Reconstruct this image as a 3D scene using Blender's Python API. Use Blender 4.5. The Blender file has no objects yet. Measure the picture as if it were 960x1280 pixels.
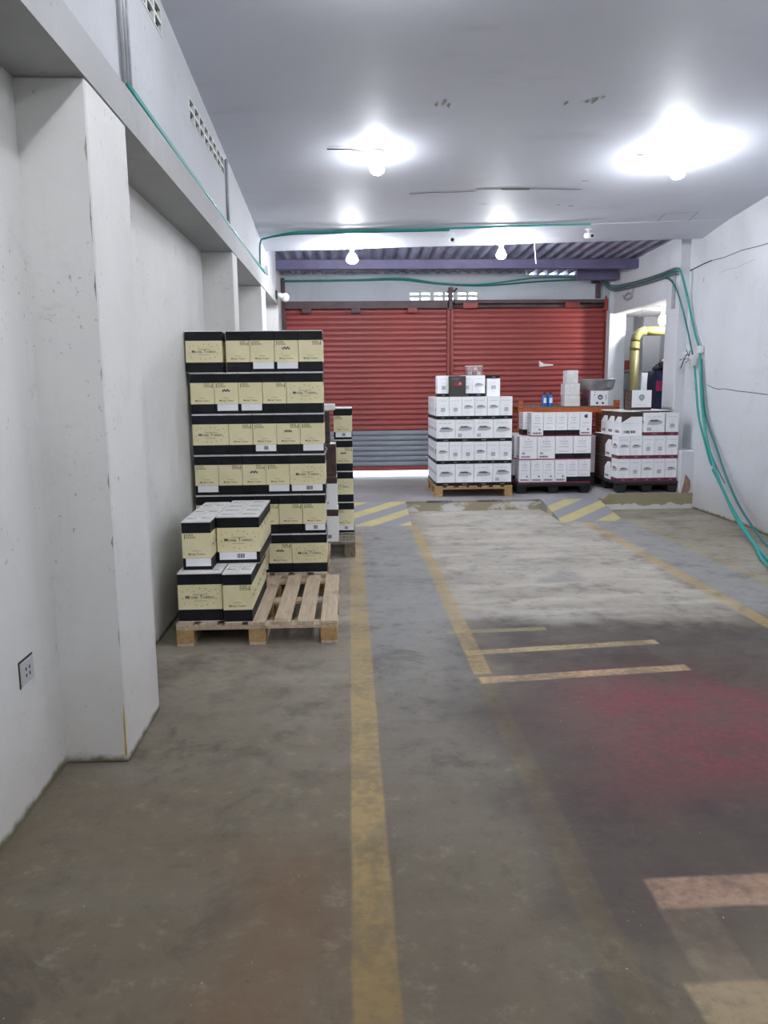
import bpy, math, random
from mathutils import Vector, Matrix

random.seed(7)
SC = bpy.context.scene
COL = SC.collection

# ------------------------------------------------------------------ camera
CAM_H = 1.55
FPX = 961.0                                   # focal length in pixels of the 960x1280 frame

def camera_axes():
    yd = Vector(((437-480)/FPX, (487-640)/FPX, 1.0)).normalized()   # room depth axis seen by the camera
    up = Vector((-0.017, -1.0, 0.0)); up = (up - yd*up.dot(yd)).normalized()
    xd = yd.cross(up) * -1
    if xd.x < 0: xd = -xd
    return xd, yd, up
_xd, _yd, _up = camera_axes()
right = Vector((_xd.x, _yd.x, _up.x)); down = Vector((_xd.y, _yd.y, _up.y)); fwd = Vector((_xd.z, _yd.z, _up.z))
cam_data = bpy.data.cameras.new('camera'); cam = bpy.data.objects.new('camera', cam_data); COL.objects.link(cam)
cam_data.sensor_fit = 'VERTICAL'; cam_data.sensor_height = 32.0; cam_data.lens = 32.0*FPX/1280.0
cam_data.clip_start = 0.05; cam_data.clip_end = 200
cam.matrix_world = Matrix(((right.x, -down.x, -fwd.x, 0), (right.y, -down.y, -fwd.y, 0), (right.z, -down.z, -fwd.z, CAM_H), (0, 0, 0, 1)))
SC.camera = cam

# ------------------------------------------------------------------ world, exposure
SC.view_settings.view_transform = 'Standard'; SC.view_settings.look = 'None'
SC.view_settings.gamma = 1.0; SC.view_settings.use_curve_mapping = False
SC.view_settings.exposure = 2.27
SKY = 0.35
BULB = 100.0                                  # emission of the ordinary bulbs
world = bpy.data.worlds.new('world'); SC.world = world; world.use_nodes = True
wn = world.node_tree; wn.nodes.clear()
wo = wn.nodes.new('ShaderNodeOutputWorld'); wb = wn.nodes.new('ShaderNodeBackground'); ws = wn.nodes.new('ShaderNodeTexSky')
ws.sky_type = 'NISHITA'; ws.sun_disc = False; ws.sun_elevation = math.radians(50); ws.sun_rotation = math.radians(20)
wb.inputs[1].default_value = SKY
wn.links.new(ws.outputs[0], wb.inputs[0]); wn.links.new(wb.outputs[0], wo.inputs[0])

# ------------------------------------------------------------------ material helpers
class NT:
    def __init__(s, name):
        s.m = bpy.data.materials.new(name); s.m.use_nodes = True
        s.t = s.m.node_tree; s.t.nodes.clear()
        s.out = s.t.nodes.new('ShaderNodeOutputMaterial'); s.b = s.t.nodes.new('ShaderNodeBsdfPrincipled')
        s.t.links.new(s.b.outputs[0], s.out.inputs[0])
        s.tc = s.t.nodes.new('ShaderNodeTexCoord'); s.co = s.tc.outputs['Object']
    def put(s, sock, v):
        if isinstance(v, bpy.types.NodeSocket): s.t.links.new(v, sock)
        elif isinstance(v, (tuple, list)) and len(v) == 3 and sock.type == 'RGBA': sock.default_value = (*v, 1)
        else: sock.default_value = v
    def math(s, op, a, b=0.0, clamp=False):
        n = s.t.nodes.new('ShaderNodeMath'); n.operation = op; n.use_clamp = clamp
        s.put(n.inputs[0], a); s.put(n.inputs[1], b); return n.outputs[0]
    def xyz(s, co=None):
        n = s.t.nodes.new('ShaderNodeSeparateXYZ'); s.put(n.inputs[0], co or s.co); return n.outputs
    def noise(s, scale, detail=3, rough=.55, co=None, dist=0.0):
        n = s.t.nodes.new('ShaderNodeTexNoise'); s.put(n.inputs['Vector'], co or s.co)
        n.inputs['Scale'].default_value = scale; n.inputs['Detail'].default_value = detail
        n.inputs['Roughness'].default_value = rough; n.inputs['Distortion'].default_value = dist
        return n.outputs['Fac']
    def scaled(s, v):
        n = s.t.nodes.new('ShaderNodeMapping'); s.put(n.inputs[0], s.co); n.inputs['Scale'].default_value = v; return n.outputs[0]
    def step(s, v, lo, hi, a=0.0, b=1.0):
        n = s.t.nodes.new('ShaderNodeMapRange'); n.interpolation_type = 'SMOOTHSTEP'
        s.put(n.inputs[0], v); n.inputs[1].default_value = lo; n.inputs[2].default_value = hi
        n.inputs[3].default_value = a; n.inputs[4].default_value = b; return n.outputs[0]
    def mix(s, f, a, b, mode='MIX'):
        n = s.t.nodes.new('ShaderNodeMix'); n.data_type = 'RGBA'; n.blend_type = mode
        s.put(n.inputs[0], f); s.put(n.inputs[6], a); s.put(n.inputs[7], b); return n.outputs[2]
    def bump(s, h, strength=.3, dist=.01):
        n = s.t.nodes.new('ShaderNodeBump'); n.inputs['Strength'].default_value = strength; n.inputs['Distance'].default_value = dist
        s.put(n.inputs['Height'], h); s.t.links.new(n.outputs[0], s.b.inputs['Normal'])
    def rect(s, x, y, x0, x1, y0, y1, soft=.012, wob=None):
        if wob is not None:
            x = s.math('ADD', x, wob); y = s.math('ADD', y, wob)
        a = s.step(x, x0-soft, x0+soft); b = s.step(x, x1-soft, x1+soft, 1, 0)
        c = s.step(y, y0-soft, y0+soft); d = s.step(y, y1-soft, y1+soft, 1, 0)
        return s.math('MULTIPLY', s.math('MULTIPLY', a, b), s.math('MULTIPLY', c, d))
    def fin(s, color, rough=.6, metal=0.0, spec=None):
        s.put(s.b.inputs['Base Color'], color); s.put(s.b.inputs['Roughness'], rough); s.put(s.b.inputs['Metallic'], metal)
        if spec is not None: s.b.inputs['Specular IOR Level'].default_value = spec
        return s.m

def plain(name, c, rough=.6, var=.08, scale=8, metal=0.0, bump=0.0, spec=None):
    n = NT(name); f = n.noise(scale, 3)
    lo = tuple(v*(1-var) for v in c); hi = tuple(min(1, v*(1+var)) for v in c)
    col = n.mix(n.step(f, .3, .7), lo, hi)
    if bump: n.bump(n.noise(scale*4, 4), bump, .004)
    return n.fin(col, rough, metal, spec)

def emit(name, c, strength):
    n = NT(name); n.b.inputs['Emission Color'].default_value = (*c, 1); n.b.inputs['Emission Strength'].default_value = strength
    return n.fin(c, .4)

def wall_paint(name, c, grime=.25, base_dirt=True):
    n = NT(name); x, y, z = n.xyz()
    big = n.noise(.9, 4); mid = n.noise(5, 5, .65)
    col = n.mix(n.step(big, .35, .72, 0, .7), c, tuple(v*.86 for v in c))
    blot = n.noise(2.6, 6, .68, dist=.5); col = n.mix(n.step(blot, .56, .72, 0, .35), col, tuple(v*.70 for v in c))
    scuff = n.noise(7, 6, .7, co=n.scaled((1, 1, 2.2))); col = n.mix(n.math('MULTIPLY', n.step(scuff, .60, .70, 0, .4), n.step(n.noise(1.3, 2), .45, .6)), col, tuple(v*.55 for v in c))
    streak = n.noise(1.0, 4, .6, co=n.scaled((7, 7, .5)))
    col = n.mix(n.step(streak, .5, .78, 0, grime), col, (.42, .42, .41))
    speck = n.noise(38, 3, .6); patch = n.noise(2.3, 2)
    sp = n.math('MULTIPLY', n.step(speck, .64, .70), n.step(patch, .46, .62))
    col = n.mix(n.math('MULTIPLY', sp, .5), col, (.16, .15, .14))
    if base_dirt:
        edge = n.math('ADD', z, n.math('MULTIPLY', n.math('SUBTRACT', mid, .5), -.35))
        col = n.mix(n.step(edge, .05, .6, .34, 0), col, (.40, .34, .29))
        col = n.mix(n.step(n.math('ADD', z, n.math('MULTIPLY', n.math('SUBTRACT', n.noise(14, 3), .5), -.06)), .01, .045, .9, 0), col, (.10, .085, .03))
    n.bump(n.math('ADD', n.math('MULTIPLY', mid, .6), n.noise(45, 3)), .18, .006)
    return n.fin(col, .75, spec=.25)

def wood(name, c, dark):
    n = NT(name); g = n.noise(3.0, 4, .6, co=n.scaled((14, 1.2, 14))); f = n.noise(60, 2, co=n.scaled((1, .1, 1)))
    col = n.mix(n.step(g, .3, .72), c, dark)
    col = n.mix(n.step(n.noise(5, 2), .62, .75, 0, .45), col, tuple(v*.5 for v in dark))
    n.bump(n.math('ADD', g, n.math('MULTIPLY', f, .4)), .35, .004)
    return n.fin(col, .75, spec=.2)

M = {}
M['wall'] = wall_paint('white_wall_paint', (.70, .70, .685), .12)
M['wall_right'] = wall_paint('white_wall_paint_right', (.63, .65, .69), .12)
M['wall_shaded'] = wall_paint('white_wall_paint_shaded', (.46, .475, .50), .2, False)  # same wall paint, colour darkened to offset strong lamp light up there
M['paint_yellow'] = plain('old_yellow_paint', (.45, .31, .05), .7, .2, 20)
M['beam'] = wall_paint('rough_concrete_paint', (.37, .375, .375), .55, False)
M['column'] = wall_paint('grey_white_paint', (.60, .64, .69), .2)
M['plaster'] = plain('bare_plaster', (.60, .57, .53), .85, .2, 6, bump=.4)
M['black'] = plain('carton_black_print', (.009, .010, .013), .5, .25, 9, spec=.2)
M['cream'] = plain('carton_cream_print', (.78, .715, .445), .55, .05, 5)
M['white'] = plain('carton_white', (.86, .87, .90), .6, .03, 5)
M['flap'] = plain('carton_flap_white', (.78, .78, .77), .65, .08, 12)
M['ink'] = plain('black_ink', (.035, .033, .03), .6, .1)
M['grey_ink'] = plain('grey_ink', (.30, .31, .33), .6, .15, 30)
M['pale_ink'] = plain('pale_grey_ink', (.50, .51, .54), .6, .1)
M['blue_ink'] = plain('blue_black_ink', (.03, .035, .08), .6, .1)
M['olive_ink'] = plain('olive_ink', (.20, .175, .08), .6, .1)
M['red_print'] = plain('red_print', (.33, .015, .05), .5, .1)
M['maroon'] = plain('maroon_print', (.16, .02, .055), .5, .1)
M['brown'] = plain('dark_brown_print', (.055, .028, .024), .5, .35, 14)
M['brown_hi'] = plain('brown_print_lines', (.13, .085, .075), .5, .2)
M['cardboard'] = plain('brown_cardboard', (.40, .28, .17), .8, .1, 12)
M['pine'] = wood('pallet_pine', (.56, .46, .345), (.42, .325, .225))
M['pine_end'] = wood('pallet_block_wood', (.47, .31, .15), (.36, .22, .10))
M['oldwood'] = wood('weathered_pallet_wood', (.27, .23, .19), (.15, .12, .095))
M['plastic_black'] = plain('black_pallet_plastic', (.014, .015, .018), .5, .2)
M['teal'] = plain('teal_conduit', (.02, .30, .27), .5, .08, 14)
M['teal_dark'] = plain('dark_teal_conduit', (.015, .17, .17), .4, .1, 14)
M['greycable'] = plain('grey_cable', (.13, .15, .16), .5, .15, 14)
M['darkcable'] = plain('black_cable', (.015, .016, .018), .5, .1)
M['conduit'] = plain('grey_metal_conduit', (.33, .34, .36), .5, .15, 10, .1)
M['orange'] = plain('orange_rack_paint', (.46, .115, .03), .5, .15, 9)
M['galv'] = plain('galvanised_steel', (.56, .58, .60), .3, .2, 7, .55)
M['dark'] = plain('dark_hollow', (.012, .012, .012), .9, .1)
M['vent'] = plain('vent_block_concrete', (.60, .61, .61), .85, .12, 14, bump=.3)
M['brownsteel'] = plain('brown_primer_steel', (.105, .065, .072), .55, .2, 8)
M['redsteel'] = plain('red_primer_steel', (.30, .05, .04), .5, .2, 8)
M['purple'] = plain('purple_primer_steel', (.135, .12, .225), .55, .12, 5)
M['whiteplastic'] = plain('white_plastic', (.72, .73, .74), .35, .04)
M['blueplastic'] = plain('blue_plastic', (.03, .17, .50), .35, .1)
M['pinkcard'] = plain('pinkish_carton', (.56, .47, .50), .6, .06)
M['pinkside'] = plain('purple_carton_side', (.38, .16, .28), .6, .08)
M['navy'] = plain('navy_fabric', (.012, .018, .055), .85, .35, 7, bump=.6)
M['magenta'] = plain('magenta_print', (.34, .012, .09), .6, .1)
M['yellowpipe'] = plain('olive_yellow_pipe', (.16, .148, .055), .45, .1, 6)
M['ductsilver'] = plain('silver_duct', (.62, .62, .63), .3, .1, 6, .5)
M['blackbag'] = plain('black_bag_plastic', (.012, .012, .015), .4, .3, 9)
M['outside'] = plain('pale_concrete_yard', (.80, .79, .76), .8, .05)
M['crack'] = plain('crack_shadow_gap', (.035, .033, .032), .9, .1)
M['peel'] = plain('exposed_grey_plaster', (.30, .285, .27), .9, .35, 30)
M['brick'] = plain('exposed_brick_patch', (.28, .17, .14), .9, .2, 12, bump=.5)
M['bulb'] = emit('lit_bulb_glass', (.93, .96, 1.0), BULB)
M['bulb_strong'] = emit('lit_bulb_glass_strong', (.93, .96, 1.0), BULB*.70)
M['bulb_dim'] = emit('lit_bulb_glass_dim', (.93, .96, 1.0), BULB*.27)
M['bulb_near'] = emit('lit_bulb_glass_near_end', (.95, .97, 1.0), BULB*1.45)
M['bulb_fill_mid'] = emit('fill_bulb_glass_mid', (.95, .97, 1.0), BULB*.46)
M['bulb_fill_rear'] = emit('fill_bulb_glass_rear', (.95, .97, 1.0), BULB*1.0)
M['bulb_room'] = emit('lit_bulb_glass_side_room', (1.0, .96, .93), BULB*.7)

# clear plastic
n = NT('clear_plastic'); n.b.inputs['Transmission Weight'].default_value = .85; n.b.inputs['IOR'].default_value = 1.2
M['clear'] = n.fin((.88, .80, .80), .15)

# ceiling
n = NT('ceiling_paint'); big = n.noise(.5, 4); st = n.noise(1.2, 5, .6, co=n.scaled((1, 3, 1)))
col = n.mix(n.step(big, .35, .7, 0, .6), (.62, .64, .715), (.55, .57, .635))
col = n.mix(n.step(st, .55, .8, 0, .35), col, (.40, .40, .43))
n.bump(n.noise(6, 5), .12, .01)
M['ceiling'] = n.fin(col, .6, spec=.3)

# corrugated roof sheet
n = NT('corrugated_roof_sheet'); col = n.mix(n.step(n.noise(3, 4), .35, .7), (.30, .34, .46), (.20, .22, .32))
M['roof'] = n.fin(col, .5, .1)

# shutter slats
def shutter_mat(name, a, b, dirt):
    n = NT(name); f = n.noise(2.2, 4, .6, co=n.scaled((.6, 1, 1.6))); col = n.mix(n.step(f, .32, .7), a, b)
    col = n.mix(n.step(n.noise(1.5, 5, .65), .58, .78, 0, .5), col, dirt)
    return n.fin(col, .42, spec=.4)
M['slat_red'] = shutter_mat('red_shutter_paint', (.40, .085, .078), (.33, .078, .074), (.18, .058, .058))
M['slat_grey'] = shutter_mat('grey_galvanised_shutter', (.34, .37, .41), (.26, .29, .33), (.16, .17, .19))

# floor: worn concrete with painted lanes, lines, dirt and stains
n = NT('worn_concrete_floor'); x, y, z = n.xyz()
big = n.noise(.8, 5, .6); mid = n.noise(3.2, 6, .65); fine = n.noise(28, 4, .6)
wob = n.math('MULTIPLY', n.math('SUBTRACT', n.noise(2.5, 4), .5), .05)
wobL = n.math('MULTIPLY', n.math('SUBTRACT', n.noise(1.6, 4, .6), .5), 1.0)
streak = n.noise(1.4, 5, .6, co=n.scaled((.5, 2.2, 1)))
col = n.mix(n.step(big, .3, .7), (.315, .28, .222), (.23, .205, .163))
col = n.mix(n.step(streak, .45, .75, 0, .5), col, (.44, .42, .38))
lane1 = n.math('MULTIPLY', n.rect(x, y, .10, .66, 1.0, 8.8, .02, wob), n.step(y, 2.0, 5.0, .25, 1)); lane2 = n.rect(x, y, 2.79, 3.25, 3.0, 8.8, .03, wob)
lane = n.math('MULTIPLY', n.math('ADD', lane1, lane2, True), n.step(mid, .25, .55, .45, .85))
col = n.mix(lane, col, (.27, .275, .285))
# clean pale bay far away, grimier floor near the camera
pale = n.rect(x, y, .76, 2.66, 4.9, 9.7, .12, wobL)
col = n.mix(n.math('MULTIPLY', pale, n.step(streak, .3, .65, .25, .8)), col, (.50, .475, .43))
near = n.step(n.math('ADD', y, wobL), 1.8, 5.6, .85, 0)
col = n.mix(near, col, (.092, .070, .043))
col = n.mix(n.step(mid, .50, .72, 0, .5), col, (.10, .085, .068))
grit = n.noise(9, 8, .72); blot = n.noise(1.9, 6, .7, dist=.6)
col = n.mix(n.step(grit, .50, .70, 0, .38), col, (.06, .05, .042))
col = n.mix(n.step(grit, .46, .30, 0, .24), col, (.37, .32, .25))
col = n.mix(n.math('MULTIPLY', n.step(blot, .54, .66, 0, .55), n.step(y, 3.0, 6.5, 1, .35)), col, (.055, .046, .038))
# dark patch and the red patch on it
dk = n.rect(x, y, .62, 3.3, 2.0, 4.95, .25, wobL)
col = n.mix(n.math('MULTIPLY', dk, n.step(mid, .25, .7, .95, .6)), col, (.040, .028, .029))
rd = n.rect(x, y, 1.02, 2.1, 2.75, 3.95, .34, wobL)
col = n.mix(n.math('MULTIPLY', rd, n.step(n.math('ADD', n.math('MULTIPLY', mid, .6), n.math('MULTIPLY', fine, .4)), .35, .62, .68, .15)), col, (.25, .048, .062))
patch = n.rect(x, y, .85, 1.9, 5.95, 6.3, .05, wob)
col = n.mix(n.math('MULTIPLY', patch, n.step(n.noise(1.1, 2), .42, .56, 0, .55)), col, (.20, .195, .19))
rust = n.rect(x, y, -.42, -.05, 1.55, 2.5, .14, n.math('MULTIPLY', wobL, .4))
col = n.mix(n.math('MULTIPLY', rust, n.step(mid, .3, .6, .15, .5)), col, (.14, .075, .035))
rust2 = n.rect(x, y, -1.1, -.55, 3.7, 4.5, .15, n.math('MULTIPLY', wobL, .5))
col = n.mix(n.math('MULTIPLY', rust2, n.step(mid, .4, .6, 0, .5)), col, (.12, .09, .075))
# painted lines
wearA = n.step(n.math('ADD', n.math('MULTIPLY', mid, .6), n.math('MULTIPLY', fine, .4)), .40, .60, .9, .35)
def line(x0, x1, y0, y1, c, k=1.0, sx=0.0):
    global col
    xx = n.math('ADD', x, n.math('MULTIPLY', y, sx)) if sx else x
    m = n.rect(xx, y, x0, x1, y0, y1, .008, n.math('MULTIPLY', wob, .35))
    col = n.mix(n.math('MULTIPLY', n.math('MULTIPLY', m, wearA), k), col, c)
YEL = (.44, .31, .12)
line(-.02, .105, -1, 8.0, n.mix(n.step(n.math('ADD', y, n.math('MULTIPLY', wobL, .5)), 1.6, 3.0), (.22, .145, .05), YEL), .8)
line(.655, .755, 4.0, 8.66, YEL, .85); line(.655, .755, .9, 4.0, (.26, .19, .05), .16)
line(2.67, 2.785, 3.6, 8.7, YEL, .8)
line(3.25, 3.36, 5.5, 8.9, YEL, .3)
def cross(x0, x1, y0, y1, slope, c, k):
    global col
    yy = n.math('SUBTRACT', y, n.math('MULTIPLY', x, slope))
    m = n.rect(x, yy, x0, x1, y0, y1, .01, n.math('MULTIPLY', wob, .5))
    col = n.mix(n.math('MULTIPLY', n.math('MULTIPLY', m, wearA), k), col, c)
cross(.66, 1.86, 4.24, 4.32, .10, (.52, .40, .20), .85)
cross(.67, 1.86, 3.795, 3.885, .10, (.52, .36, .20), .95)
cross(.60, 1.25, 4.68, 4.75, .05, (.42, .36, .18), .55)
cross(.91, 2.4, 2.055, 2.20, .0, (.40, .25, .17), .85)
cross(.85, 2.4, 1.60, 1.765, .0, (.36, .27, .16), .75)
line(.90, 1.06, 1.76, 2.07, (.24, .18, .12), .4)
spk = n.math('MULTIPLY', n.step(n.noise(70, 2), .72, .76), n.step(n.noise(3, 2), .45, .6))
col = n.mix(n.math('MULTIPLY', spk, .6), col, (.55, .53, .5))
spd = n.math('MULTIPLY', n.step(n.noise(48, 2, .5, n.scaled((1, 1.4, 1))), .70, .74), n.step(n.noise(2.2, 2), .45, .6))
col = n.mix(n.math('MULTIPLY', spd, .7), col, (.035, .03, .027))
n.bump(n.math('ADD', n.math('ADD', mid, grit), n.math('MULTIPLY', fine, .4)), .4, .012)
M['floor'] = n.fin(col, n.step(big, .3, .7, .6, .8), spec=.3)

# raised platform and its worn edge
n = NT('platform_concrete'); x, y, z = n.xyz(); mid = n.noise(4, 5, .6)
col = n.mix(n.step(n.noise(1.4, 4), .3, .7), (.30, .29, .31), (.23, .22, .235))
stripe = n.step(n.math('FRACT', n.math('MULTIPLY', x, 1.55)), .47, .50)
edge = n.math('MULTIPLY', n.step(y, 9.74, 9.76, 1, 0), n.math('MULTIPLY', n.step(x, .6, .7), n.step(x, 2.4, 2.45, 1, 0)))
col = n.mix(n.math('MULTIPLY', edge, n.step(mid, .35, .6, .85, .15)), col, n.mix(stripe, (.36, .31, .11), (.05, .05, .05)))
low = n.math('MULTIPLY', n.step(y, 9.705, 9.71, 1, 0), n.step(z, .10, .115, 1, 0))
wear = n.mix(n.step(n.noise(2.6, 5, .6, n.scaled((1, 1, 2))), .48, .58), (.36, .31, .20), (.66, .66, .65))
col = n.mix(low, col, wear)
rlow = n.math('MULTIPLY', n.step(x, 3.19, 3.22), n.step(y, 9.66, 9.665, 1, 0))
hgt = n.math('ADD', z, n.math('MULTIPLY', n.math('SUBTRACT', n.noise(5, 4), .5), .22))
rw = n.mix(n.step(hgt, .055, .065), (.62, .62, .60), (.30, .27, .16))
col = n.mix(n.math('MULTIPLY', rlow, n.step(z, .192, .197, 1, .6)), col, rw)
n.bump(mid, .5, .02)
M['platform'] = n.fin(col, .65)

def ramp_mat(name, slope, off, per):
    n = NT(name); x, y, z = n.xyz(); mid = n.noise(5, 5, .6)
    ph = n.math('FRACT', n.math('MULTIPLY', n.math('ADD', n.math('MULTIPLY', y, 1.0), n.math('ADD', n.math('MULTIPLY', x, slope), off)), 1.0/per))
    s = n.math('MULTIPLY', n.step(ph, .0, .04), n.step(ph, .46, .50, 1, 0))
    col = n.mix(n.math('MULTIPLY', s, n.step(mid, .3, .65, .98, .7)), (.245, .25, .28), (.55, .46, .17))
    n.bump(mid, .3, .01); return n.fin(col, .6)
M['ramp_left'] = ramp_mat('hatched_ramp_paint_left', -1.0, 9.25, .52)
M['ramp_right'] = ramp_mat('hatched_ramp_paint_right', -1.0, 9.42, .52)

# ------------------------------------------------------------------ mesh helpers
class MB:
    def __init__(s): s.v = []; s.f = []; s.mi = []; s.mats = []; s.smooth = []
    def mat(s, k):
        if k not in s.mats: s.mats.append(k)
        return s.mats.index(k)
    def poly(s, pts, k, smooth=False):
        b = len(s.v); s.v += [tuple(p) for p in pts]; s.f.append(tuple(range(b, b+len(pts)))); s.mi.append(s.mat(k)); s.smooth.append(smooth)
    def raw(s, vs, fs, k, smooth=False):
        b = len(s.v); s.v += [tuple(p) for p in vs]
        for f in fs: s.f.append(tuple(i+b for i in f)); s.mi.append(s.mat(k)); s.smooth.append(smooth)
    def box(s, x0, x1, y0, y1, z0, z1, k, tf=None):
        vs = [Vector(p) for p in ((x0,y0,z0),(x1,y0,z0),(x1,y1,z0),(x0,y1,z0),(x0,y0,z1),(x1,y0,z1),(x1,y1,z1),(x0,y1,z1))]
        if tf: vs = [tf @ p for p in vs]
        s.raw(vs, [(0,3,2,1),(4,5,6,7),(0,1,5,4),(1,2,6,5),(2,3,7,6),(3,0,4,7)], k); return s
    def bevbox(s, x0, x1, y0, y1, z0, z1, k, b=.004, tf=None):
        cx, cy = (x0+x1)/2, (y0+y1)/2
        rings = [(z0, b), (z0+b, 0), (z1-b, 0), (z1, b)]
        vs = []
        for (z, i) in rings:
            X0, X1, Y0, Y1 = x0+i, x1-i, y0+i, y1-i
            c = b if i == 0 else b*.6
            vs += [(X0+c,Y0,z),(X1-c,Y0,z),(X1,Y0+c,z),(X1,Y1-c,z),(X1-c,Y1,z),(X0+c,Y1,z),(X0,Y1-c,z),(X0,Y0+c,z)]
        fs = [tuple(range(7, -1, -1)), tuple(range(24, 32))]
        for r in range(3):
            for i in range(8):
                j = (i+1) % 8; fs.append((r*8+i, r*8+j, r*8+8+j, r*8+8+i))
        vs = [Vector(p) for p in vs]
        if tf: vs = [tf @ p for p in vs]
        s.raw(vs, fs, k); return s
    def tube(s, pts, r, k, nseg=8, smooth_path=True, sub=5):
        P = [Vector(p) for p in pts]
        if smooth_path and len(P) > 2:
            Q = []
            for i in range(len(P)-1):
                p0, p1, p2, p3 = P[max(i-1,0)], P[i], P[i+1], P[min(i+2,len(P)-1)]
                for q in range(sub):
                    t = q/sub
                    Q.append(.5*((2*p1)+(p2-p0)*t+(2*p0-5*p1+4*p2-p3)*t*t+(3*p1-p0-3*p2+p3)*t**3))
            Q.append(P[-1]); P = Q
        vs, fs = [], []
        ref = Vector((0,0,1))
        t0 = (P[1]-P[0]).normalized()
        if abs(t0.dot(ref)) > .9: ref = Vector((1,0,0))
        nrm = (ref - t0*ref.dot(t0)).normalized()
        for i, p in enumerate(P):
            t = (P[min(i+1,len(P)-1)]-P[max(i-1,0)]).normalized()
            nrm = (nrm - t*nrm.dot(t)).normalized(); bn = t.cross(nrm)
            rr = r[i*len(r)//len(P)] if isinstance(r, (list, tuple)) else r
            for j in range(nseg):
                a = 2*math.pi*j/nseg; vs.append(p + (nrm*math.cos(a)+bn*math.sin(a))*rr)
        for i in range(len(P)-1):
            for j in range(nseg):
                q = (j+1) % nseg; fs.append((i*nseg+j, i*nseg+q, (i+1)*nseg+q, (i+1)*nseg+j))
        fs.append(tuple(range(nseg-1, -1, -1))); fs.append(tuple(range((len(P)-1)*nseg, len(P)*nseg)))
        s.raw(vs, fs, k, True); return s
    def lathe(s, prof, k, c=(0,0,0), nseg=16, tf=None):
        vs, fs = [], []
        for (r, z) in prof:
            for j in range(nseg):
                a = 2*math.pi*j/nseg; p = Vector((c[0]+r*math.cos(a), c[1]+r*math.sin(a), c[2]+z)); vs.append(tf @ p if tf else p)
        for i in range(len(prof)-1):
            for j in range(nseg):
                q = (j+1) % nseg; fs.append((i*nseg+j, i*nseg+q, (i+1)*nseg+q, (i+1)*nseg+j))
        s.raw(vs, fs, k, True); return s
    def mesh(s, name):
        me = bpy.data.meshes.new(name); me.from_pydata(s.v, [], s.f)
        for k in s.mats: me.materials.append(M[k])
        me.polygons.foreach_set('material_index', s.mi); me.polygons.foreach_set('use_smooth', s.smooth); me.update(); return me
    def build(s, name, parent=None, loc=None, rz=0.0): return link(name, s.mesh(name), parent, loc, rz)

def link(name, me, parent=None, loc=None, rz=0.0):
    o = bpy.data.objects.new(name, me); COL.objects.link(o)
    if parent: o.parent = parent
    if loc: o.location = loc
    if rz: o.rotation_euler.z = rz
    return o
def empty(name, loc=(0,0,0), rz=0.0, parent=None): return link(name, None, parent, loc, rz)
def tag(o, label, cat, group=None):
    o['label'] = label; o['category'] = cat
    if group: o['group'] = group
    return o
def struct(o, label=None, cat=None):
    o['kind'] = 'structure'
    if label: o['label'] = label
    if cat: o['category'] = cat
    return o
ORD = ['', 'first', 'second', 'third', 'fourth', 'fifth', 'sixth', 'seventh', 'eighth']

# ------------------------------------------------------------------ room shell
LEFT_IN, LEFT_BEAM, LEFT_UP = -1.22, -.955, -.985
RIGHT = 4.37
def ceil_z(x, y): return 3.28 + .028*(x+.98) - .08*(y-9.0)

fl = MB(); fl.box(-1.5, 7.2, -4.2, 12.69, -.2, 0, 'floor'); struct(fl.build('floor'), 'worn grey concrete floor with yellow lane lines and a red patch', 'floor')
o = MB().box(-6, 12, 12.69, 26, -.35, .10, 'outside').build('ground_outside'); struct(o, 'pale ground outside beyond the shutters', 'ground')

# ceiling slab: sloping part, then a slightly lower level strip at its free edge
def slab(name, y0, y1, zf, th, k, parent=None):
    x0, x1 = -1.0, 4.46
    b = MB(); vs = [(x0,y0,zf(x0,y0)),(x1,y0,zf(x1,y0)),(x1,y1,zf(x1,y1)),(x0,y1,zf(x0,y1))]
    vs += [(p[0],p[1],p[2]+th) for p in vs]
    b.raw(vs, [(0,3,2,1),(4,5,6,7),(0,1,5,4),(1,2,6,5),(2,3,7,6),(3,0,4,7)], k); return b.build(name, parent)
ceiling = struct(slab('ceiling', -4.0, 9.02, ceil_z, .2, 'ceiling'), 'white painted sloping ceiling slab', 'ceiling')
slab('edge_strip', 9.02, 9.7, lambda x, y: (ceil_z(x, 9.02)-.028*(4.46-x)/5.46) if y < 9.3 else 3.205+.026*(x+.98), .24, 'ceiling', ceiling)
def ceiling_patch(cx, cy, w, d, k='peel', nn=9, name='peeling_patch'):
    b = MB(); pts = []
    for i in range(nn):
        a = 2*math.pi*i/nn; r = random.uniform(.55, 1.1); px, py = cx+math.cos(a)*w*.4*r, cy+math.sin(a)*d*.36*r
        pts.append((px, py, ceil_z(px, py)-.002))
    top = [(p[0], p[1], p[2]+.004) for p in pts]
    b.poly(pts[::-1], k); b.poly(top, k); b.build(name, ceiling)
for (cx, cy, w, d) in ((.66,5.9,.05,.16),(.71,5.88,.05,.2),(.75,5.92,.04,.15),(1.61,5.93,.045,.14),(1.76,5.92,.05,.09),(1.81,5.9,.06,.16),(1.86,5.86,.03,.1),(2.27,7.6,.12,.04),(1.4,8.2,.16,.03),(2.35,8.35,.12,.05),(2.2,8.3,.05,.04)):
    ceiling_patch(cx, cy, w, d)
def ceiling_crack(pts, r):
    b = MB()
    for (p, q) in zip(pts[:-1], pts[1:]):
        (x0,y0),(x1,y1) = p, q
        b.poly([(x0,y0-r,ceil_z(x0,y0)-.0025),(x0,y0+r,ceil_z(x0,y0)-.0025),(x1,y1+r,ceil_z(x1,y1)-.0025),(x1,y1-r,ceil_z(x1,y1)-.0025)], 'crack')
    b.build('crack', ceiling)
ceiling_crack([(.61,7.83),(.8,7.80),(1.0,7.82),(1.26,7.80)], .008)
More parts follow.
